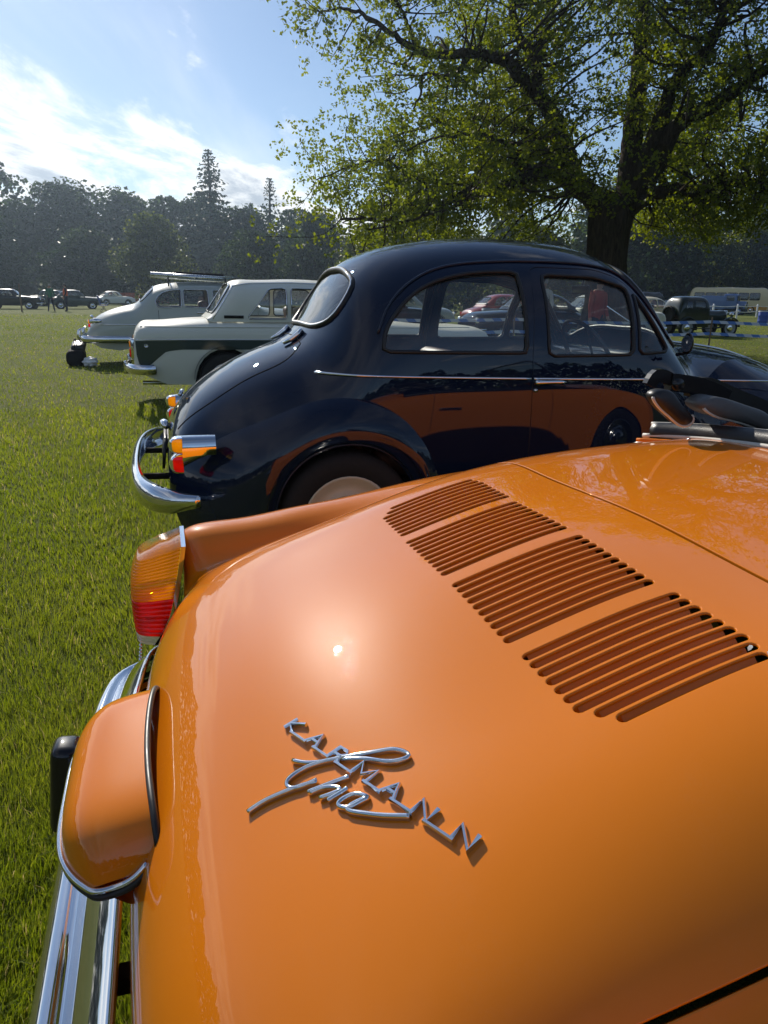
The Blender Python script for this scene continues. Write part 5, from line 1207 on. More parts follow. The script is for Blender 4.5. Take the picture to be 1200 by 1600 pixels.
def NZ(rng, n): return rng.normal(size=(n, 3))
def crown_mesh(seed, lobes, leaves, rx, rz, mat, size, base=0.12, spread=.75):
    """one broadleaf crown of unit height 1 (z 0..1); leaf-clump quads on overlapping lobes"""
    rng = np.random.RandomState(seed); Ls = []
    for i in range(lobes):
        z = rng.uniform(base, .93); ring = math.sin(math.pi * min(1, max(.02, (z - base * .3) / (1.02 - base * .3))) ** .75); a = rng.uniform(0, 2 * math.pi); q = ring * rng.uniform(.35, 1) ** .5 * spread
        Ls.append((rx * q * math.cos(a), rx * q * math.sin(a), z, rng.uniform(.10, .19)))
    per = leaves // lobes; C = []; D = []; T = []
    for (x, y, z, r) in Ls:
        d = rng.normal(size=(per, 3)); d[:, 2] += .25; d /= np.linalg.norm(d, axis=1, keepdims=True); rad = r * rng.uniform(.55, 1.12, per) ** .6
        C.append(np.array([x, y, z]) + d * rad[:, None] * [1.15, 1.15, .85]); D.append(d); T.append(np.clip(rng.rand() * .5 + rng.rand(per) * .5, 0, 1))
    C = np.concatenate(C); D = np.concatenate(D); T = np.concatenate(T); keep = C[:, 2] > .015; C, D, T = C[keep], D[keep], T[keep]
    out = C - np.array([0, 0, .45]); D = D * .7 + out / np.linalg.norm(out, axis=1, keepdims=True) * .6
    V = leaf_quads(C, size, rng, D * .8, .8)
    o = quads_mesh('crown', V, len(C), mat, None, T, normals=D + .35 * NZ(rng, len(C))); return o
def conifer_mesh(seed, leaves, rx, mat, droop=.25, gap=.12):
    rng = np.random.RandomState(seed); C = []; D = []; T = []; z = .10
    tiers = 0
    while z < .985:
        rr = rx * (1 - z) ** .85 * rng.uniform(.8, 1.12) + .012; nb = max(4, int(11 * (1 - z) + 4)); a0 = rng.uniform(0, 6)
        for b in range(nb):
            a = a0 + b * 2 * math.pi / nb + rng.normal() * .15; L = rr * rng.uniform(.65, 1.1); m = max(8, int(leaves * L / rx / 70))
            t = rng.uniform(.08, 1, m); w = .16 * L * np.sin(np.pi * np.minimum(t, .98)) + .008
            x = L * t; off = rng.normal(size=(m, 3)) * w[:, None] * [.7, .7, .35]
            C.append(np.stack([x * math.cos(a), x * math.sin(a), z - droop * L * t ** 1.6 + .0 * t], 1) + off); D.append(np.tile([math.cos(a) * .4, math.sin(a) * .4, .6], (m, 1))); T.append(rng.rand(m))
        z += gap * (1 - z) * rng.uniform(.7, 1.2) * .75 + .014
    C = np.concatenate(C); D = np.concatenate(D); T = np.concatenate(T); V = leaf_quads(C, .014 + .030 * np.clip(1 - C[:, 2], 0, 1) ** .7, rng, D, .55)
    return quads_mesh('crown', V, len(C), mat, None, T)
def trunk_mesh(h, r, seed=0):
    mb = MB(); rng = np.random.RandomState(seed); mb.tube([(0, 0, -.01), (.004, 0, h * .3), (-.006, .004, h * .7), (0, 0, h)], [r * 1.5, r, r * .75, r * .3], 10)
    for i in range(6 if h < .9 else 0):
        a = rng.uniform(0, 6.28); z = h * rng.uniform(.35, .85); mb.tube([(0, 0, z), (.10 * math.cos(a), .10 * math.sin(a), z + .07), (.24 * math.cos(a), .24 * math.sin(a), z + .17)], [r * .5, r * .35, r * .1], 6)
    return mb.build('trunk', 'bark')
PROTO = {'dark1': crown_mesh(1, 46, 8500, .42, 1, 'wood_leaf', .034, .08), 'dark2': crown_mesh(2, 40, 8000, .50, 1, 'wood_leaf', .036, .06), 'dark3': crown_mesh(3, 52, 9000, .36, 1, 'wood_leaf', .032, .10),
         'light1': crown_mesh(4, 44, 8500, .46, 1, 'light_leaf', .034, .05), 'bush': crown_mesh(5, 36, 7500, .62, 1, 'wood_leaf', .042, .03, .8),
         'con1': conifer_mesh(6, 3600, .24, 'conifer_leaf', .30), 'con2': conifer_mesh(7, 2200, .26, 'conifer_leaf', .15, .16)}
PT = {'b': trunk_mesh(.75, .022, 1), 'c': trunk_mesh(.97, .014, 2)}
USED = set()
def take(o):
    if o.name in USED: c = o.copy(); COL.objects.link(c); return c
    USED.add(o.name); return o
def tree(kind, x, y, h, wx, label, name='broadleaf_tree', group='trees along the field edge', rot=0):
    t = thing(name, label, 'tree', (x, y, 0), rot, group)
    c = take(PROTO[kind]); c.parent = t; c.scale = (h * wx, h * wx, h)
    k = take(PT['c' if kind.startswith('con') else 'b']); k.parent = t; k.scale = (h, h, h)
    return t
WOOD = [('dark2', -57, 110, 19.5, 1.0, 'tallest dark broadleaf tree at the left edge of the field'), ('dark3', -46.5, 113, 15.8, 1.25, 'dark tree just right of the tall one at the left edge'),
        ('dark1', -41, 119, 15.6, 1.2, 'dark rounded tree behind the two standing people'), ('dark2', -35, 123, 15.5, 1.05, 'dark broad tree left of the tall ragged fir'), ('dark1', -30.0, 127, 15.8, 1.0, 'dark tree directly behind and left of the tall fir'),
        ('dark3', -22.5, 124, 14.0, 1.3, 'dark tree between the two taller conifers'), ('dark2', -16, 129, 14.6, 1.0, 'dark tree below the second conifer'), ('dark1', -9.5, 117, 12.8, 1.1, 'dark tree where the wood meets the oak crown'),
        ('dark3', -50, 96, 9.5, 1.5, 'lower dark tree in front of the wood at far left'), ('dark1', -38.0, 97, 8.6, 1.5, 'low dark tree behind the people in front of the wood'), ('light1', -26.8, 89, 9.6, 1.05, 'pale green weeping tree in front of the dark wood'),
        ('bush', -15.9, 92, 8.3, 1.0, 'round dark evergreen with golden edge in front of the wood'), ('dark2', -9.0, 95, 10.6, .95, 'dark bushy tree left of the navy car roof'), ('light1', -1.5, 70, 7.2, 1.2, 'yellow green tree low behind the oak, left of its trunk'),
        ('light1', 6.5, 62, 6.2, 1.3, 'yellow green tree behind the oak near the navy car roof'), ('light1', 14.0, 72, 7.6, 1.2, 'yellow green tree seen under the oak left of the trunk base'), ('dark1', 4, 108, 13.5, 1.2, 'dark tree far behind the oak on its left'),
        ('dark2', 17, 112, 14.0, 1.1, 'dark tree far behind the oak trunk'), ('dark1', 28, 98, 14.5, 1.15, 'dark tree right of the oak trunk in the background'), ('dark2', 38, 104, 15.5, 1.1, 'tall dark tree behind the vintage black car'),
        ('dark3', 47, 124, 16.5, 1.3, 'tall dark tree behind the cream coach'), ('dark2', 58, 122, 17.5, 1.1, 'tall dark tree at the right edge behind the coach'), ('light1', 46.5, 108, 9.8, .75, 'grey green tree rising right above the coach roof'), ('light1', 51.5, 112, 12.0, .8, 'taller grey green tree at the far right above the coach'),
        ('dark3', 33, 126, 13.5, 1.2, 'dark tree closing the gap behind the parked rows')]
for i, (k, x, y, h, w, lb) in enumerate(WOOD): tree(k, x, y, h, w, lb, rot=i * 1.7)
for (k, x, y, h, w, lb) in [('con1', -26.5, 118, 21.8, 1.35, 'tallest ragged fir standing above the dark wood'), ('con2', -17.6, 118, 18.2, 1.0, 'second conifer with open top, right of the tall fir'), ('con1', -22.7, 131, 16.0, 1.1, 'small pointed conifer between the two tall ones'), ('con1', -13.8, 128, 14.8, .8, 'slender dark conifer tip left of the oak')]:
    tree(k, x, y, h, w, lb, 'conifer_tree', 'conifers in the wood', rot=x)
# far wood that closes the view behind the single trees and rings the field
def far_wood():
    rng = np.random.RandomState(21); n = 84000
    az = np.radians(np.where(np.arange(n) < 36000, rng.uniform(-40, 40, n), rng.uniform(-180, 180, n))); deg = np.degrees(az)
    rad = np.interp(np.abs(deg), [0, 30, 42, 60, 180], [140, 150, 118, 100, 105]) + rng.uniform(-4, 6, n)
    top = np.interp(np.abs(deg), [0, 30, 45, 180], [9.5, 10.5, 15, 16]) + 2.2 * np.sin(deg * .21) + 1.6 * np.sin(deg * .67 + 1) + 1.0 * np.sin(deg * 1.9)
    z = rng.uniform(0, 1, n) ** .8 * top; C = np.stack([rad * np.sin(az), rad * np.cos(az), z], 1)
    inw = np.stack([-np.sin(az), -np.cos(az), np.full(n, .45)], 1); V = leaf_quads(C, 1.5, rng, inw * .8, .8)
    o = quads_mesh('far_wood', V, n, 'wood_leaf', None, rng.rand(n), normals=inw + .5 * NZ(rng, n)); tag(o, 'dense far woodland ringing the field', 'woodland', kind='stuff')
far_wood()
# ---------------------------------------------------------------- parked rows in the background
def recolour(root, mat):
    for o in root.children:
        if o.name.split('.')[0] in ('body_shell', 'cabin', 'wing', 'bonnet'):
            o.material_slots[0].link = 'OBJECT'; o.material_slots[0].material = MATS[mat]
def bumpers(root, xr, xf, w, z=.44):
    chrome_bumper(root, [(xr + .25, -w, z), (xr, -w * .95, z), (xr - .08, -w * .6, z), (xr - .09, 0, z), (xr - .08, w * .6, z), (xr, w * .95, z), (xr + .25, w, z)], .05, .02, 'rear_bumper')
    chrome_bumper(root, [(xf - .25, -w, z), (xf, -w * .95, z), (xf + .08, -w * .6, z), (xf + .09, 0, z), (xf + .08, w * .6, z), (xf, w * .95, z), (xf - .25, w, z)], .05, .02, 'front_bumper')
def lamps(root, xr, xf, y, z):
    for sd in (-1, 1):
        MB().box((xr, sd * y, z), (.05, .12, .16), None, .02).build('rear_lamp', 'red_lens', root)
        MB().lathe([(.0001, .045), (.06, .03), (.09, 0), (.10, -.03)], (xf, sd * y, z + .02), 'x', 16).build('headlamp', 'clear_lens', root)
def proto_saloon():
    r = thing('parked_car', 'x', 'car'); three_box(r, 'grey_paint', WHITE_LOW, WHITE_UP, WHITE_WIN, W_REAR, W_FRONT, (0.99, 3.48), 1.8); bumpers(r, 0, 4.26, .80); lamps(r, .0, 4.25, .62, .68); return r
ROUND_LOW = [(.05, .50, .5, .46, .36, 2.6, 2.6, .02), (.0, .62, .60, .50, .33, 2.6, 2.6, .02), (.06, .76, .68, .54, .30, 2.6, 2.6, .03), (.30, .88, .74, .56, .27, 2.6, 2.8, .04), (.70, .96, .765, .58, .25, 2.8, 3, .05), (1.2, .99, .775, .60, .25, 3, 3.4, .05), (2.2, .98, .775, .60, .25, 3, 3.4, .05), (2.8, .95, .76, .60, .25, 2.8, 3, .05), (3.4, .91, .74, .58, .26, 2.6, 2.7, .04), (3.75, .82, .69, .55, .29, 2.6, 2.6, .03), (3.88, .66, .58, .50, .33, 2.6, 2.6, .02), (3.86, .52, .5, .46, .36, 2.6, 2.6, .02)]
ROUND_UP = [(.55, .935, .60, .92, .90, 3, 2.6, .002), (.65, 1.02, .64, .93, .91, 3, 2.6, .002), (.85, 1.22, .67, .95, .92, 3, 2.8, .002), (1.05, 1.36, .69, .96, .93, 3, 3, .002), (1.30, 1.43, .70, .97, .94, 3, 3.2, .002), (1.70, 1.45, .70, .97, .94, 3, 3.2, .002), (2.05, 1.42, .69, .97, .94, 3, 3, .002), (2.22, 1.35, .68, .96, .94, 3, 2.8, .002), (2.42, 1.15, .665, .95, .93, 3, 2.7, .002), (2.58, .975, .65, .94, .92, 3, 2.6, .002)]
ROUND_WIN = [soften([(.98, 1.0), (1.12, 1.24), (1.30, 1.32), (1.50, 1.33), (1.50, 1.0)], .05), soften([(1.56, 1.0), (1.56, 1.33), (1.95, 1.31), (2.20, 1.0)], .05)]
def proto_round():
    r = thing('parked_car', 'x', 'car')
    three_box(r, 'grey_paint', ROUND_LOW, ROUND_UP, ROUND_WIN, soften([(.68, -.46), (.98, -.42), (.99, 0), (.98, .42), (.68, .46), (.665, 0)], .08), soften([(2.22, -.46), (2.21, 0), (2.22, .46), (2.50, .55), (2.515, 0), (2.50, -.55)], .08), (.78, 3.05), 1.6, archr=.33, wr=.30)
    bumpers(r, .02, 3.86, .74, .42); lamps(r, .03, 3.84, .56, .64); return r
PS, PR = proto_saloon(), proto_round()
def park(proto, x, y, rot, paint_, label, group='classic cars parked across the field'):
    first = not proto.get('used'); r = proto if first else copy_tree(proto); proto['used'] = 1
    if 'used' in r and r is not proto: del r['used']
    r.location = (x, y, 0); r.rotation_euler = (0, 0, R(rot)); tag(r, label, 'car', group); recolour(r, paint_); return r
park(PS, 1.2, 23.5, 196, 'black_paint', 'black saloon seen through the navy car rear side window')
park(PR, 5.9, 23.0, 200, 'navy_paint', 'dark blue rounded car seen through the middle of the navy car windows')
park(PR, -1.2, 29, 20, 'silver_green_paint', 'pale rounded car seen at the left of the navy car side window')
park(PS, 8.6, 24.6, 190, 'white_paint', 'white saloon seen through the navy car door window')
park(PR, 3.2, 31.5, 15, 'red_paint', 'red rounded car in the back row behind the black saloon')
park(PS, 7.6, 33, 200, 'grey_paint', 'grey saloon in the back row behind the white saloon')
park(PR, 12.6, 34, 205, 'cream_paint', 'cream rounded car in the back row left of the vintage black car')
park(PS, -29.5, 55.5, 12, 'black_paint', 'black saloon at the far left edge of the field')
park(PR, -25.8, 58.5, 25, 'dark_green_paint', 'dark green rounded car behind the wooden post at far left')
park(PS, -31.5, 68, 5, 'dark_green_paint', 'dark green saloon behind the two standing people')
park(PR, -29.6, 78, 40, 'white_paint', 'white rounded car right of the standing people, by the orange netting')
park(PS, 25.5, 72, 200, 'maroon_paint', 'maroon saloon in the far row behind the vintage black car')
park(PR, 30.5, 76, 190, 'white_paint', 'white rounded car in the far row left of the coach')
park(PS, 33.5, 86, 170, 'grey_paint', 'grey saloon in the farthest row behind the white rounded car')
park(PR, 20.4, 66, 185, 'black_paint', 'black rounded car in the far row next to the maroon saloon')
for p in (PS, PR):
    if 'used' in p: del p['used']

# ---------------------------------------------------------------- vintage black car
def make_vintage():
    r = thing('vintage_car', 'small black green vintage saloon with separate wings on the grass at right', 'car', (10.55, 28.7, 0), R(14))
    low = [(.10, .80, .50, .6, .36, 4, 3, .02), (.06, .95, .54, .6, .34, 4, 3.4, .02), (.10, 1.20, .57, .62, .33, 4, 3.6, .02), (.22, 1.40, .58, .65, .33, 4, 4, .02), (.6, 1.46, .585, .66, .33, 4, 4.5, .02), (1.1, 1.45, .58, .66, .33, 4, 4.5, .02), (1.26, 1.40, .575, .66, .33, 4, 4, .02), (1.34, 1.20, .56, .66, .34, 4, 4, .02), (1.38, 1.0, .52, .64, .35, 4, 3.5, .02)]
    sh = Shell(low, 60); wins = [soften([(.32, 1.02), (.36, 1.28), (.62, 1.30), (.62, 1.02)], .04), soften([(.70, 1.02), (.70, 1.30), (1.12, 1.29), (1.20, 1.02)], .04)]
    out = np.array([(0.01, t) for t in np.linspace(.98, -.98, 10)] + [(t, -.985) for t in np.linspace(.05, sh.L - .05, 14)] + [(sh.L - .01, t) for t in np.linspace(-.98, .98, 10)] + [(t, .985) for t in np.linspace(sh.L - .05, .05, 14)])
    hs = [sh.inv(resample(w, .05), sd) for sd in (-1, 1) for w in wins]
    panel('body_shell', sh.map, out, hs, (.07, .05), 'black_green_paint', r, .012, .003, EPS)
    for h in hs: window(r, sh, h, 'window_glass', 'side_window', gr=.01, step=.09)
    bn = Shell([(1.32, 1.00, .42, .7, .40, 3, 3, .02), (1.6, .99, .36, .7, .42, 3, 3, .02), (2.1, .97, .30, .7, .45, 3, 3, .02), (2.30, .95, .27, .7, .48, 3, 3, .02), (2.34, .85, .24, .65, .50, 3, 3, .02)], 60)
    panel('bonnet', bn.map, np.array([(.005, -.98), (bn.L - .005, -.98), (bn.L - .005, .98), (.005, .98)]), [], (.08, .06), 'black_green_paint', r, .01, .002, EPS)
    MB().box((2.35, 0, .74), (.04, .42, .44), None, .015).build('radiator', 'chrome', r)
    for sd in (-1, 1):
        for (cx, a0, a1) in ((.42, -15, 190), (2.25, 5, 175)):
            al = np.radians(np.linspace(a0, a1, 20)); P = np.array([(cx + .37 * math.cos(a), sd * .58, .34 + .37 * math.sin(a)) for a in al])
            if cx > 1: P = np.vstack([P, [(1.70, sd * .58, .34), (1.45, sd * .58, .31)]])
            MB().tube(P, None, prof=[(-.11, -.02), (-.10, .01), (0, .03), (.10, .01), (.11, -.02), (0, .01)], nrm=np.array([(p[0] - cx, 0, max(.05, p[2] - .30)) for p in P])).build('wing', 'black_green_paint', r)
            wheel(r, (cx, sd * .57, .33), .33, .11, 'grey_paint', 'chrome', sd, n=24, rimr=.68)
        MB().box((1.05, sd * .60, .31), (.9, .16, .03), None, .01).build('running_board', 'rubber', r)
        MB().lathe([(.0001, .06), (.07, .05), (.10, .02), (.10, 0), (.05, -.08), (.0001, -.10)], (2.42, sd * .40, .82), 'x', 18).build('headlamp', 'chrome', r)
    MB().box((2.62, 0, .45), (.03, 1.2, .06), None, .012).build('bumper', 'chrome', r)
    MB().lathe([(.30, -.06), (.33, -.03), (.33, .03), (.30, .06), (.0001, .04)], (.0, 0, .78), 'x', 24).build('spare_wheel', 'tyre', r)
    MB().box((.45, 0, .85), (.14, .95, .45), None, .05).build('rear_seat', 'leather', r)
make_vintage()

# ---------------------------------------------------------------- coach, lorry, dark van
def make_coach():
    r = thing('cream_coach', 'old cream and amber single deck coach parked below the trees at right', 'coach', (36.1, 92.0, 0), R(-20))
    L, W, Hh = 8.4, 2.3, 2.95
    low = [(0, 1.0, 1.05, .9, .45, 5, 5, .03), (-.05, 1.8, 1.12, 1.0, .42, 5, 5, .03), (.05, 2.5, 1.13, 1.1, .40, 5, 5, .03), (.30, 2.85, 1.14, 1.2, .38, 5, 5, .03), (1.0, 2.95, 1.15, 1.2, .38, 5, 5, .03), (4, 2.98, 1.15, 1.2, .38, 5, 5, .03), (7.4, 2.95, 1.15, 1.2, .38, 5, 5, .03), (8.1, 2.85, 1.13, 1.2, .38, 5, 5, .03), (8.32, 2.55, 1.12, 1.1, .40, 5, 5, .03), (8.42, 1.9, 1.11, 1.0, .42, 5, 5, .03), (8.42, 1.0, 1.08, .9, .45, 5, 5, .03)]
    sh = Shell(low, 60); wins = [soften([(x, 1.55), (x, 2.35), (x + 1.08, 2.35), (x + 1.08, 1.55)], .08) for x in np.arange(.45, 7.2, 1.18)]
    hs = [sh.inv(resample(w, .15), sd) for sd in (-1, 1) for w in wins]
    out = np.array([(0.01, t) for t in np.linspace(.98, -.98, 10)] + [(t, -.985) for t in np.linspace(.2, sh.L - .2, 20)] + [(sh.L - .01, t) for t in np.linspace(-.98, .98, 10)] + [(t, .985) for t in np.linspace(sh.L - .2, .2, 20)])
    panel('body_shell', sh.map, out, hs, (.25, .08), 'cream_paint', r, .02, .005, EPS)
    for h in hs: window(r, sh, h, 'dark_glass', 'side_window', gr=.02, step=.4)
    for sd in (-1, 1):
        D = sh.inv(resample(np.array([(.1, .46), (8.3, .46), (8.3, .92), (.1, .92)]), .2), sd); panel('amber_skirt', sh.map, D if area2(D) > 0 else D[::-1], [], (.3, .1), 'amber_paint', r, .006, .001, EPS, off=.012)
        for x in (1.9, 6.6): wheel(r, (x, sd * 1.05, .46), .46, .24, 'cream_paint', 'worn_chrome', sd, n=24); 
        MB().lathe([(.0001, .05), (.10, .02), (.11, -.02)], (8.44, sd * .78, .95), 'x', 16).build('headlamp', 'clear_lens', r)
        MB().box((8.45, sd * .50, 1.95), (.03, .88, .85), Matrix.Rotation(R(-5), 3, 'Y'), .01).build('windscreen', 'dark_glass', r)
    MB().box((8.50, 0, .55), (.08, 2.2, .18), None, .03).build('bumper', 'chrome', r); MB().box((8.44, 0, 2.60), (.06, 1.3, .22), None, .02).build('destination_box', 'black_paint', r)
    MB().box((4.1, 0, 1.45), (7.2, 2.0, .5)).build('seat_rows', 'leather', r)
make_coach()
def make_lorry():
    r = thing('blue_lorry', 'old blue lorry cab standing left of the cream coach', 'lorry', (33.2, 80.5, 0), R(-35))
    MB().box((2.6, 0, 1.35), (1.3, 1.9, 1.5), None, .18).build('cab', 'blue_paint', r); MB().box((3.6, 0, 1.0), (.9, 1.1, .8), None, .16).build('bonnet', 'blue_paint', r)
    MB().box((1.0, 0, 1.25), (2.4, 2.0, 1.3), None, .06).build('load_body', 'blue_paint', r); MB().box((2.0, 0, .55), (4.0, .8, .15)).build('chassis', 'underseal', r)
    for sd in (-1, 1):
        MB().box((2.65, sd * .955, 1.68), (.75, .02, .5), None, .008).build('side_window', 'dark_glass', r); MB().box((3.26, sd * .42, 1.70), (.02, .72, .48), None, .008).build('windscreen', 'dark_glass', r)
        for x in (.7, 3.5):
            wheel(r, (x, sd * .85, .42), .42, .2, 'blue_paint', 'worn_chrome', sd, n=20)
            al = np.radians(np.linspace(-10, 190, 16)); MB().tube([(x + .5 * math.cos(a), sd * .85, .45 + .5 * math.sin(a)) for a in al], None, prof=[(-.15, -.02), (0, .03), (.15, -.02)], nrm=np.array([(math.cos(a), 0, math.sin(a)) for a in al])).build('wing', 'black_paint', r)
        MB().lathe([(.0001, .05), (.11, .03), (.12, -.03), (.0001, -.08)], (4.05, sd * .65, 1.0), 'x', 14).build('headlamp', 'chrome', r)
    MB().box((4.06, 0, .98), (.04, .8, .7), None, .02).build('radiator', 'worn_chrome', r)
make_lorry()
def make_van():
    r = thing('dark_van', 'dark upright van in front of the trees, left of the blue lorry', 'van', (27.8, 79.5, 0), R(-150))
    sh = Shell([(.0, 1.2, .8, .9, .4, 5, 5, .03), (-.03, 1.8, .86, 1.0, .38, 5, 5, .03), (.1, 2.05, .88, 1.0, .36, 5, 5, .03), (1.0, 2.15, .89, 1.0, .35, 5, 5, .03), (2.6, 2.12, .88, 1.0, .35, 5, 5, .03), (2.9, 1.9, .86, 1.0, .35, 5, 4, .03), (3.15, 1.35, .82, .95, .36, 4, 4, .03), (3.7, 1.2, .78, .9, .38, 4, 4, .03), (3.85, .9, .7, .8, .4, 4, 4, .03)], 50)
    w = [soften([(2.1, 1.35), (2.1, 1.85), (2.7, 1.83), (2.9, 1.35)], .06)]; hs = [sh.inv(resample(q, .1), sd) for sd in (-1, 1) for q in w]
    out = np.array([(0.01, t) for t in np.linspace(.98, -.98, 10)] + [(t, -.985) for t in np.linspace(.2, sh.L - .2, 14)] + [(sh.L - .01, t) for t in np.linspace(-.98, .98, 10)] + [(t, .985) for t in np.linspace(sh.L - .2, .2, 14)])
    panel('body_shell', sh.map, out, hs, (.2, .08), 'black_paint', r, .02, .005, EPS)
    for h in hs: window(r, sh, h, 'dark_glass', 'side_window', gr=.015, step=.2)
    for sd in (-1, 1):
        for x in (.75, 3.1): wheel(r, (x, sd * .80, .34), .34, .17, 'grey_paint', 'worn_chrome', sd, n=20)
        MB().lathe([(.0001, .04), (.08, .03), (.10, -.02)], (3.86, sd * .5, .82), 'x', 14).build('headlamp', 'clear_lens', r)
make_van()

# ---------------------------------------------------------------- fences, tape, bins, netting
def post(x, y, h, rr, mat, label, name='wooden_post', group=None, cat='post'):
    mb = MB(); mb.lathe([(rr * 1.05, -.05), (rr, h * .5), (rr * .96, h - .03), (rr * .6, h), (.0001, h + .004)], (0, 0, 0), 'z', 12); o = mb.build(name, mat); o.location = (x, y, 0); tag(o, label, cat, group); return o
TP = [(-1.5, 15.2), (2.6, 15.6), (6.8, 16.0), (11.2, 16.6), (16.0, 17.4), (21.5, 18.4)]
TL = ['tape post hidden mostly behind the white saloon', 'tape post seen through the navy car side window', 'tape post seen through the navy car door window', 'tape post near the front of the navy car', 'tape post at the right of the lawn', 'last tape post beyond the right edge']
for (x, y), lb in zip(TP, TL): post(x, y, .95, .018, 'wood_post', 'thin ' + lb, 'tape_post', 'thin posts carrying barrier tape')
mb = MB()
for (a, b) in zip(TP[:-1], TP[1:]):
    for z, sg in ((.86, .05), (.62, .06)):
        t = np.linspace(0, 1, 16); P = np.stack([a[0] + (b[0] - a[0]) * t, a[1] + (b[1] - a[1]) * t, z - sg * 4 * t * (1 - t)], 1)
        mb.tube(P, None, prof=[(-.003, -.03), (-.003, .03), (.003, .03), (.003, -.03)], up=(0, 0, 1))
def tapemat():
    m, nt, out = material('barrier_tape'); oc = obcoord(nt); w = nd(nt, 'ShaderNodeTexWave', {'Vector': oc, 'Scale': 1.6, 'Distortion': 0}, bands_direction='DIAGONAL'); c = mixcol(nt, maprange(nt, w.outputs[1], .45, .55, 0, 1), (.62, .66, .72), (.10, .22, .55))
    p = nd(nt, 'ShaderNodeBsdfPrincipled', {'Base Color': c, 'Roughness': .35}); nt.links.new(p.outputs[0], out.inputs[0])
tapemat(); tag(mb.build('barrier_tape', 'barrier_tape', None, False), 'blue and white barrier tape strung across the lawn behind the cars', 'tape')
FX = [(19.5, 50.5), (24.0, 56.5), (28.5, 62.5), (33.0, 68.5), (37.5, 74.5)]
FL = ['first', 'second', 'third', 'fourth', 'fifth']
for k, (x, y) in enumerate(FX): post(x, y, 1.15, .07, 'white_plastic', FL[k] + ' white rope post counted from the vintage black car towards the coach', 'white_post', 'white posts of the rope fence')
mb = MB()
for (a, b) in zip(FX[:-1], FX[1:]):
    for z in (1.0, .55):
        t = np.linspace(0, 1, 10); mb.tube(np.stack([a[0] + (b[0] - a[0]) * t, a[1] + (b[1] - a[1]) * t, z - .25 * t * (1 - t)], 1), .03, 6)
tag(mb.build('rope', 'white_plastic'), 'white rope strung between the white posts on the right', 'rope')
def barrel(x, y):
    t = thing('blue_barrel', 'blue plastic barrel bin on the grass at the right edge', 'bin', (x, y, 0))
    MB().lathe([(.0001, 0), (.27, 0), (.285, .04), (.28, .22), (.295, .25), (.28, .28), (.28, .52), (.295, .55), (.28, .58), (.28, .78), (.26, .82), (.24, .82), (.24, .70), (.0001, .70)], (0, 0, 0), 'z', 22).build('drum', 'blue_plastic', t)
    MB().lathe([(.288, .77), (.30, .79), (.288, .81)], (0, 0, 0), 'z', 22).build('rim_band', 'white_plastic', t)
barrel(21.9, 44.6)
post(-23.6, 49.4, 1.75, .05, 'wood_post', 'tall dark wooden post at the far left of the field')
def netting():
    t = thing('orange_netting', 'orange safety netting strung on stakes at the field edge', 'netting', (-33.5, 91, 0), R(8))
    mb = MB(); n = 60
    for i in range(13): mb.tube([(x, .04 * math.sin(x * 2), .25 + i * .085 - .03 * math.sin(x * 1.3) ** 2) for x in np.linspace(0, 7.4, 30)], .020, 4)
    for x in np.arange(0, 7.5, .16): mb.tube([(x, .04 * math.sin(x * 2), .22), (x, .04 * math.sin(x * 2), 1.28)], .016, 4)
    mb.build('net', 'orange_mesh', t)
    for x in np.arange(0, 7.5, 1.85): MB().tube([(x, .05, 0), (x, .05, 1.45)], .03, 6).build('stake', 'wood_post', t)
netting()
def camp_chair():
    t = thing('camp_chair', 'blue folding camp chair on the grass behind the pale grey saloon', 'chair', (-18.9, 51, 0), R(30))
    MB().box((0, 0, .45), (.5, .5, .04), None, .015).build('seat', 'blue_plastic', t); MB().box((-.25, 0, .78), (.05, .5, .6), Matrix.Rotation(R(-12), 3, 'Y'), .015).build('backrest', 'blue_plastic', t)
    for x in (-.22, .22):
        for y in (-.24, .24): MB().tube([(x, y, 0), (-x * .6, y, .48)], .014, 6).build('leg', 'black_paint', t)
    for y in (-.27, .27): MB().tube([(-.22, y, .66), (.24, y, .64)], .02, 6).build('armrest', 'fabric_black', t)
camp_chair()

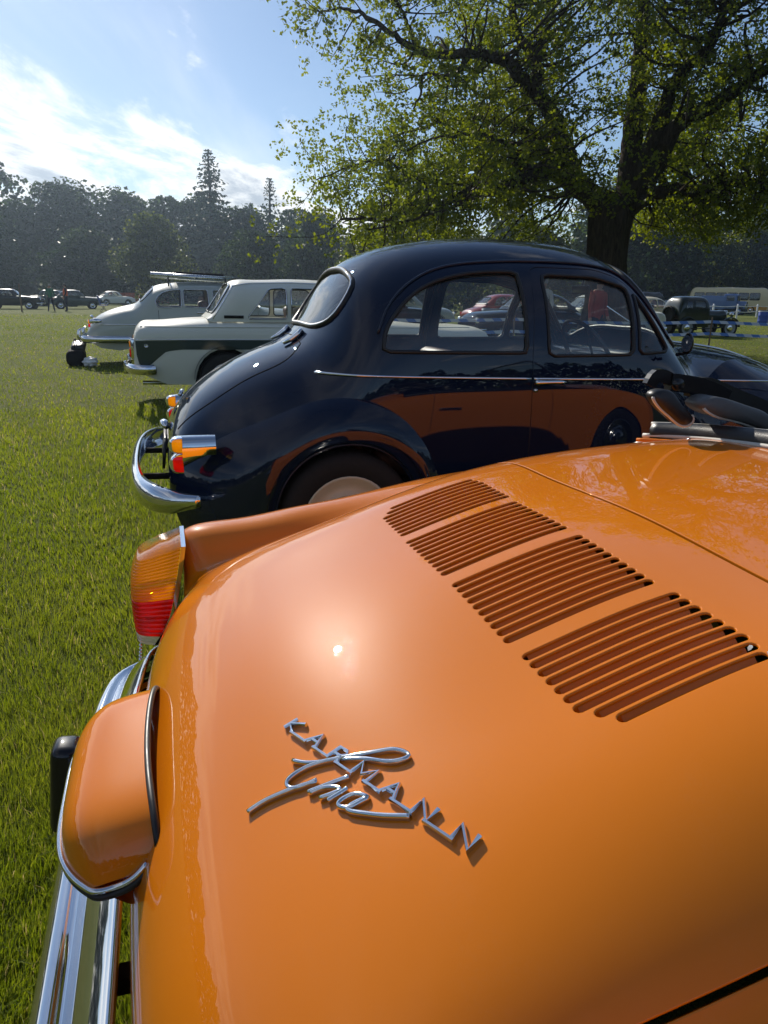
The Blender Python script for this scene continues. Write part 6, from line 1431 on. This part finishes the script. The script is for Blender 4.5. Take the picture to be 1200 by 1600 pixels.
# ---------------------------------------------------------------- people
def person(label, loc, rot, top, legs, hairm, h=1.74, arms=(12, 12), bend=(10, 10), stance=.10, turn=0, vest=None):
    """continuous skinned body, facing local +x"""
    s = h / 1.74
    V = [(0, 0, .96), (.0, 0, 1.12), (.01, 0, 1.30), (-.01, 0, 1.44), (.0, 0, 1.52), (.015, 0, 1.60), (.02, 0, 1.68)]
    E = [(0, 1), (1, 2), (2, 3), (3, 4), (4, 5), (5, 6)]; Rr = [(.135, .165), (.115, .15), (.125, .175), (.10, .13), (.055, .055), (.085, .075), (.075, .068)]
    for sd, a, b in ((1, arms[0], bend[0]), (-1, arms[1], bend[1])):
        k = len(V); sh_ = (0, sd * .185, 1.41); ca, sa = math.cos(R(a)), math.sin(R(a)); el = (sh_[0] + .05 * 0, sh_[1] + sd * .28 * sa * .6, sh_[2] - .29 * ca)
        wr = (el[0] + .25 * math.sin(R(b)), el[1] + sd * .03 - sd * .10 * math.sin(R(b)), el[2] - .25 * math.cos(R(b))); hd = tuple(wr[i] + (wr[i] - el[i]) * .30 for i in range(3))
        V += [(0, sd * .12, 1.43), sh_, el, wr, hd]; E += [(3, k), (k, k + 1), (k + 1, k + 2), (k + 2, k + 3), (k + 3, k + 4)]; Rr += [(.09, .09), (.07, .065), (.048, .048), (.034, .032), (.036, .022)]
    for sd in (1, -1):
        k = len(V); V += [(0, sd * .09, .90), (.01, sd * (.09 + stance * .4), .50), (-.01, sd * (.09 + stance), .09), (.12, sd * (.10 + stance * 1.1), .035)]; E += [(0, k), (k, k + 1), (k + 1, k + 2), (k + 2, k + 3)]; Rr += [(.095, .09), (.062, .06), (.045, .045), (.04, .032)]
    me = bpy.data.meshes.new('person'); me.from_pydata([(p[0] * s, p[1] * s, p[2] * s) for p in V], E, []); o = bpy.data.objects.new('person', me); COL.objects.link(o)
    md = o.modifiers.new('skin', 'SKIN'); sk = me.skin_vertices[0].data
    for i, r in enumerate(Rr): sk[i].radius = (r[0] * s, r[1] * s)
    sk[0].use_root = True; md.use_smooth_shade = True; ss = o.modifiers.new('sub', 'SUBSURF'); ss.levels = 1; ss.render_levels = 1
    dg = bpy.context.evaluated_depsgraph_get(); nm = bpy.data.meshes.new_from_object(o.evaluated_get(dg)); o.modifiers.clear(); o.data = nm; bpy.data.meshes.remove(me); nm.name = 'person'
    # fingers and nose grown from the same mesh
    bm = bmesh.new(); bm.from_mesh(nm)
    def addtube(path, rad):
        v, f = sweep(path, rad, 5); vs = [bm.verts.new(p) for p in v]
        for q in f: bm.faces.new([vs[i] for i in q])
    for base in (11, 16):
        hd, wr = np.array(V[base]) * s, np.array(V[base - 1]) * s; d = (hd - wr) / np.linalg.norm(hd - wr); side = np.cross(d, [0, 1, 0]); side /= np.linalg.norm(side)
        for q, L in zip((-.026, -.009, .009, .026), (.06, .075, .07, .052)): addtube([hd + side * q, hd + side * q + d * L * .6, hd + side * q + d * L + np.array([0, -.012 * np.sign(V[base][1]), 0])], [.009, .008, .006])
        addtube([hd - d * .03 + side * .03, hd + side * .055, hd + d * .03 + side * .06], [.010, .009, .007])
    addtube([(.09 * s, 0, 1.66 * s), (.118 * s, 0, 1.625 * s), (.095 * s, 0, 1.612 * s)], [.008, .014, .008])
    bm.to_mesh(nm); bm.free(); nm.materials.clear()
    for m_ in (legs, top, 'skin', 'fabric_black'): nm.materials.append(MATS[m_])
    for p in nm.polygons:
        z = p.center.z / s; y = abs(p.center.y) / s
        p.material_index = 3 if z < .085 else (2 if z > 1.50 else (0 if (z < .93 and y < .23 or z < .60) else 1)); p.use_smooth = True
    for base in (11, 16):
        hd = np.array(V[base]) * s
        for p in nm.polygons:
            if (np.array(p.center) - hd) @ (np.array(p.center) - hd) < (.095 * s) ** 2: p.material_index = 2
    def cap(u, v):
        a = v * 2 * np.pi; ph = u * np.pi * .60; r = np.where(np.cos(a) > .35, .98, 1.0)
        return np.stack([(.012 + .098 * np.sin(ph) * np.cos(a) * np.where(np.cos(a) > .3, .80 + .1 * np.cos(ph), 1.04)) * s, .088 * np.sin(ph) * np.sin(a) * s, (1.655 + .105 * np.cos(ph)) * s], -1)
    hr = grid('hair', cap, 9, 18, hairm, o, closev=True)
    if vest:
        def vs_(u, v):
            a = v * 2 * np.pi; z = 1.0 + .46 * u; w = np.interp(z, [1.0, 1.15, 1.3, 1.42, 1.46], [.172, .165, .19, .17, .12]); d = np.interp(z, [1.0, 1.3, 1.42, 1.46], [.15, .148, .12, .09])
            return np.stack([d * np.cos(a) * s, w * np.sin(a) * s, z * s], -1)
        grid('vest', vs_, 10, 24, vest, o, closev=True)
    o.location = loc; o.rotation_euler = (0, 0, R(rot)); tag(o, label, 'person', 'people standing on the field'); return o
person('person in green jacket and dark trousers standing at the far left', (-22.2, 50.6, 0), -70, 'fabric_green', 'fabric_navy', 'grey_hair', 1.74, (12, 18), (15, 60))
person('person in red orange vest beside the one in green', (-21.35, 51.0, 0), -150, 'fabric_black', 'fabric_navy', 'hair', 1.78, (20, 12), (40, 20), vest='orange_mesh')
person('person in red top seen through the navy car door window', (4.55, 16.6, 0), -60, 'fabric_red', 'fabric_navy', 'hair', 1.70, (15, 15), (30, 10))
person('person in white shirt behind the red one, seen through the door window', (3.85, 19.0, 0), -120, 'fabric_white', 'fabric_black', 'grey_hair', 1.75, (14, 12), (15, 50))
# ---------------------------------------------------------------- grass
leafmat('grass_blade', (0.100, 0.155, 0.020), (0.240, 0.275, 0.050), 0.5, (0.38, 0.33, 0.15), 0.38)
def make_grass():
    rng = np.random.RandomState(5)
    def field(n, d0, d1, a0, a1):
        d = np.exp(rng.uniform(math.log(d0), math.log(d1), n)); a = np.radians(rng.uniform(a0, a1, n)); return np.stack([d * np.sin(a), d * np.cos(a)], 1)
    P = np.concatenate([field(165000, .75, 9, -37, 2), field(95000, 9, 48, -36, 36), field(12000, 2.6, 9, 2, 32)])
    d = np.hypot(P[:, 0], P[:, 1]); n = len(P)
    patch = .5 + .5 * np.sin(P[:, 0] * 2.1 + 1.3 * np.sin(P[:, 1] * 1.7)) * np.sin(P[:, 1] * 2.6 + np.sin(P[:, 0] * 3.1))
    tuft = .5 + .5 * np.sin(P[:, 0] * 17 + 2 * np.sin(P[:, 1] * 11)) * np.sin(P[:, 1] * 19 + 2 * np.sin(P[:, 0] * 13))
    h = rng.uniform(.024, .052, n) * (.75 + .30 * patch + .38 * tuft) * np.where(d > 9, .85, 1); w = np.maximum(.0021, .00085 * d) * rng.uniform(.7, 1.3, n)
    az = rng.uniform(0, 2 * np.pi, n) ; lean = np.abs(rng.normal(.35, .3, n)); la = 2.2 * np.sin(P[:, 0] * 6 + P[:, 1] * 4) + rng.normal(0, 1.1, n)
    side = np.stack([np.cos(az), np.sin(az), 0 * az], 1) * (w / 2)[:, None]; ld = np.stack([np.cos(la), np.sin(la), 0 * la], 1)
    B = np.concatenate([P, np.full((n, 1), -.004)], 1); M = B + ld * (h * lean * .35)[:, None]; M[:, 2] += h * .62; T = B + ld * (h * lean * 1.15)[:, None]; T[:, 2] += h * (1 - .28 * lean)
    V = np.stack([B - side, B + side, M + side * .75, M - side * .75, T], 1).reshape(-1, 3).astype(np.float32)
    me = bpy.data.meshes.new('grass'); me.vertices.add(5 * n); me.vertices.foreach_set('co', V.ravel())
    idx = np.arange(n)[:, None] * 5; li = (idx + np.array([0, 1, 2, 3, 3, 2, 4])).ravel().astype(np.int32); me.loops.add(7 * n); me.loops.foreach_set('vertex_index', li)
    st = (np.arange(n)[:, None] * 7 + np.array([0, 4])).ravel().astype(np.int32); me.polygons.add(2 * n); me.polygons.foreach_set('loop_start', st); me.update(calc_edges=True)
    a = me.attributes.new('tint', 'FLOAT', 'POINT'); low = .5 + .5 * np.sin(P[:, 0] * .55 + 1.1 * np.sin(P[:, 1] * .37)) * np.sin(P[:, 1] * .48 + .8); tv = np.clip(.08 + .30 * patch + .34 * low + rng.normal(0, .20, n), 0, .9); tv[rng.rand(n) < .015 + .03 * low] = 1.0; a.data.foreach_set('value', np.repeat(tv.astype(np.float32), 5))
    me.materials.append(MATS['grass_blade']); o = bpy.data.objects.new('grass', me); COL.objects.link(o); tag(o, 'short green grass blades of the field', 'grass', kind='stuff')
make_grass()
# ---------------------------------------------------------------- air between the camera and the wood
def make_haze():
    m, nt, out = material('haze'); v = nd(nt, 'ShaderNodeVolumePrincipled', {'Color': (0.62, 0.80, 1.0, 1), 'Density': 0.0006, 'Anisotropy': 0.76}); nt.links.new(v.outputs[0], out.inputs['Volume'])
    o = MB().box((0, 20, 14.0), (340, 340, 30.0)).build('haze', 'haze', None, False); tag(o, 'thin summer haze over the field', 'haze', kind='stuff')
    scn.cycles.volume_bounces = 0
make_haze()
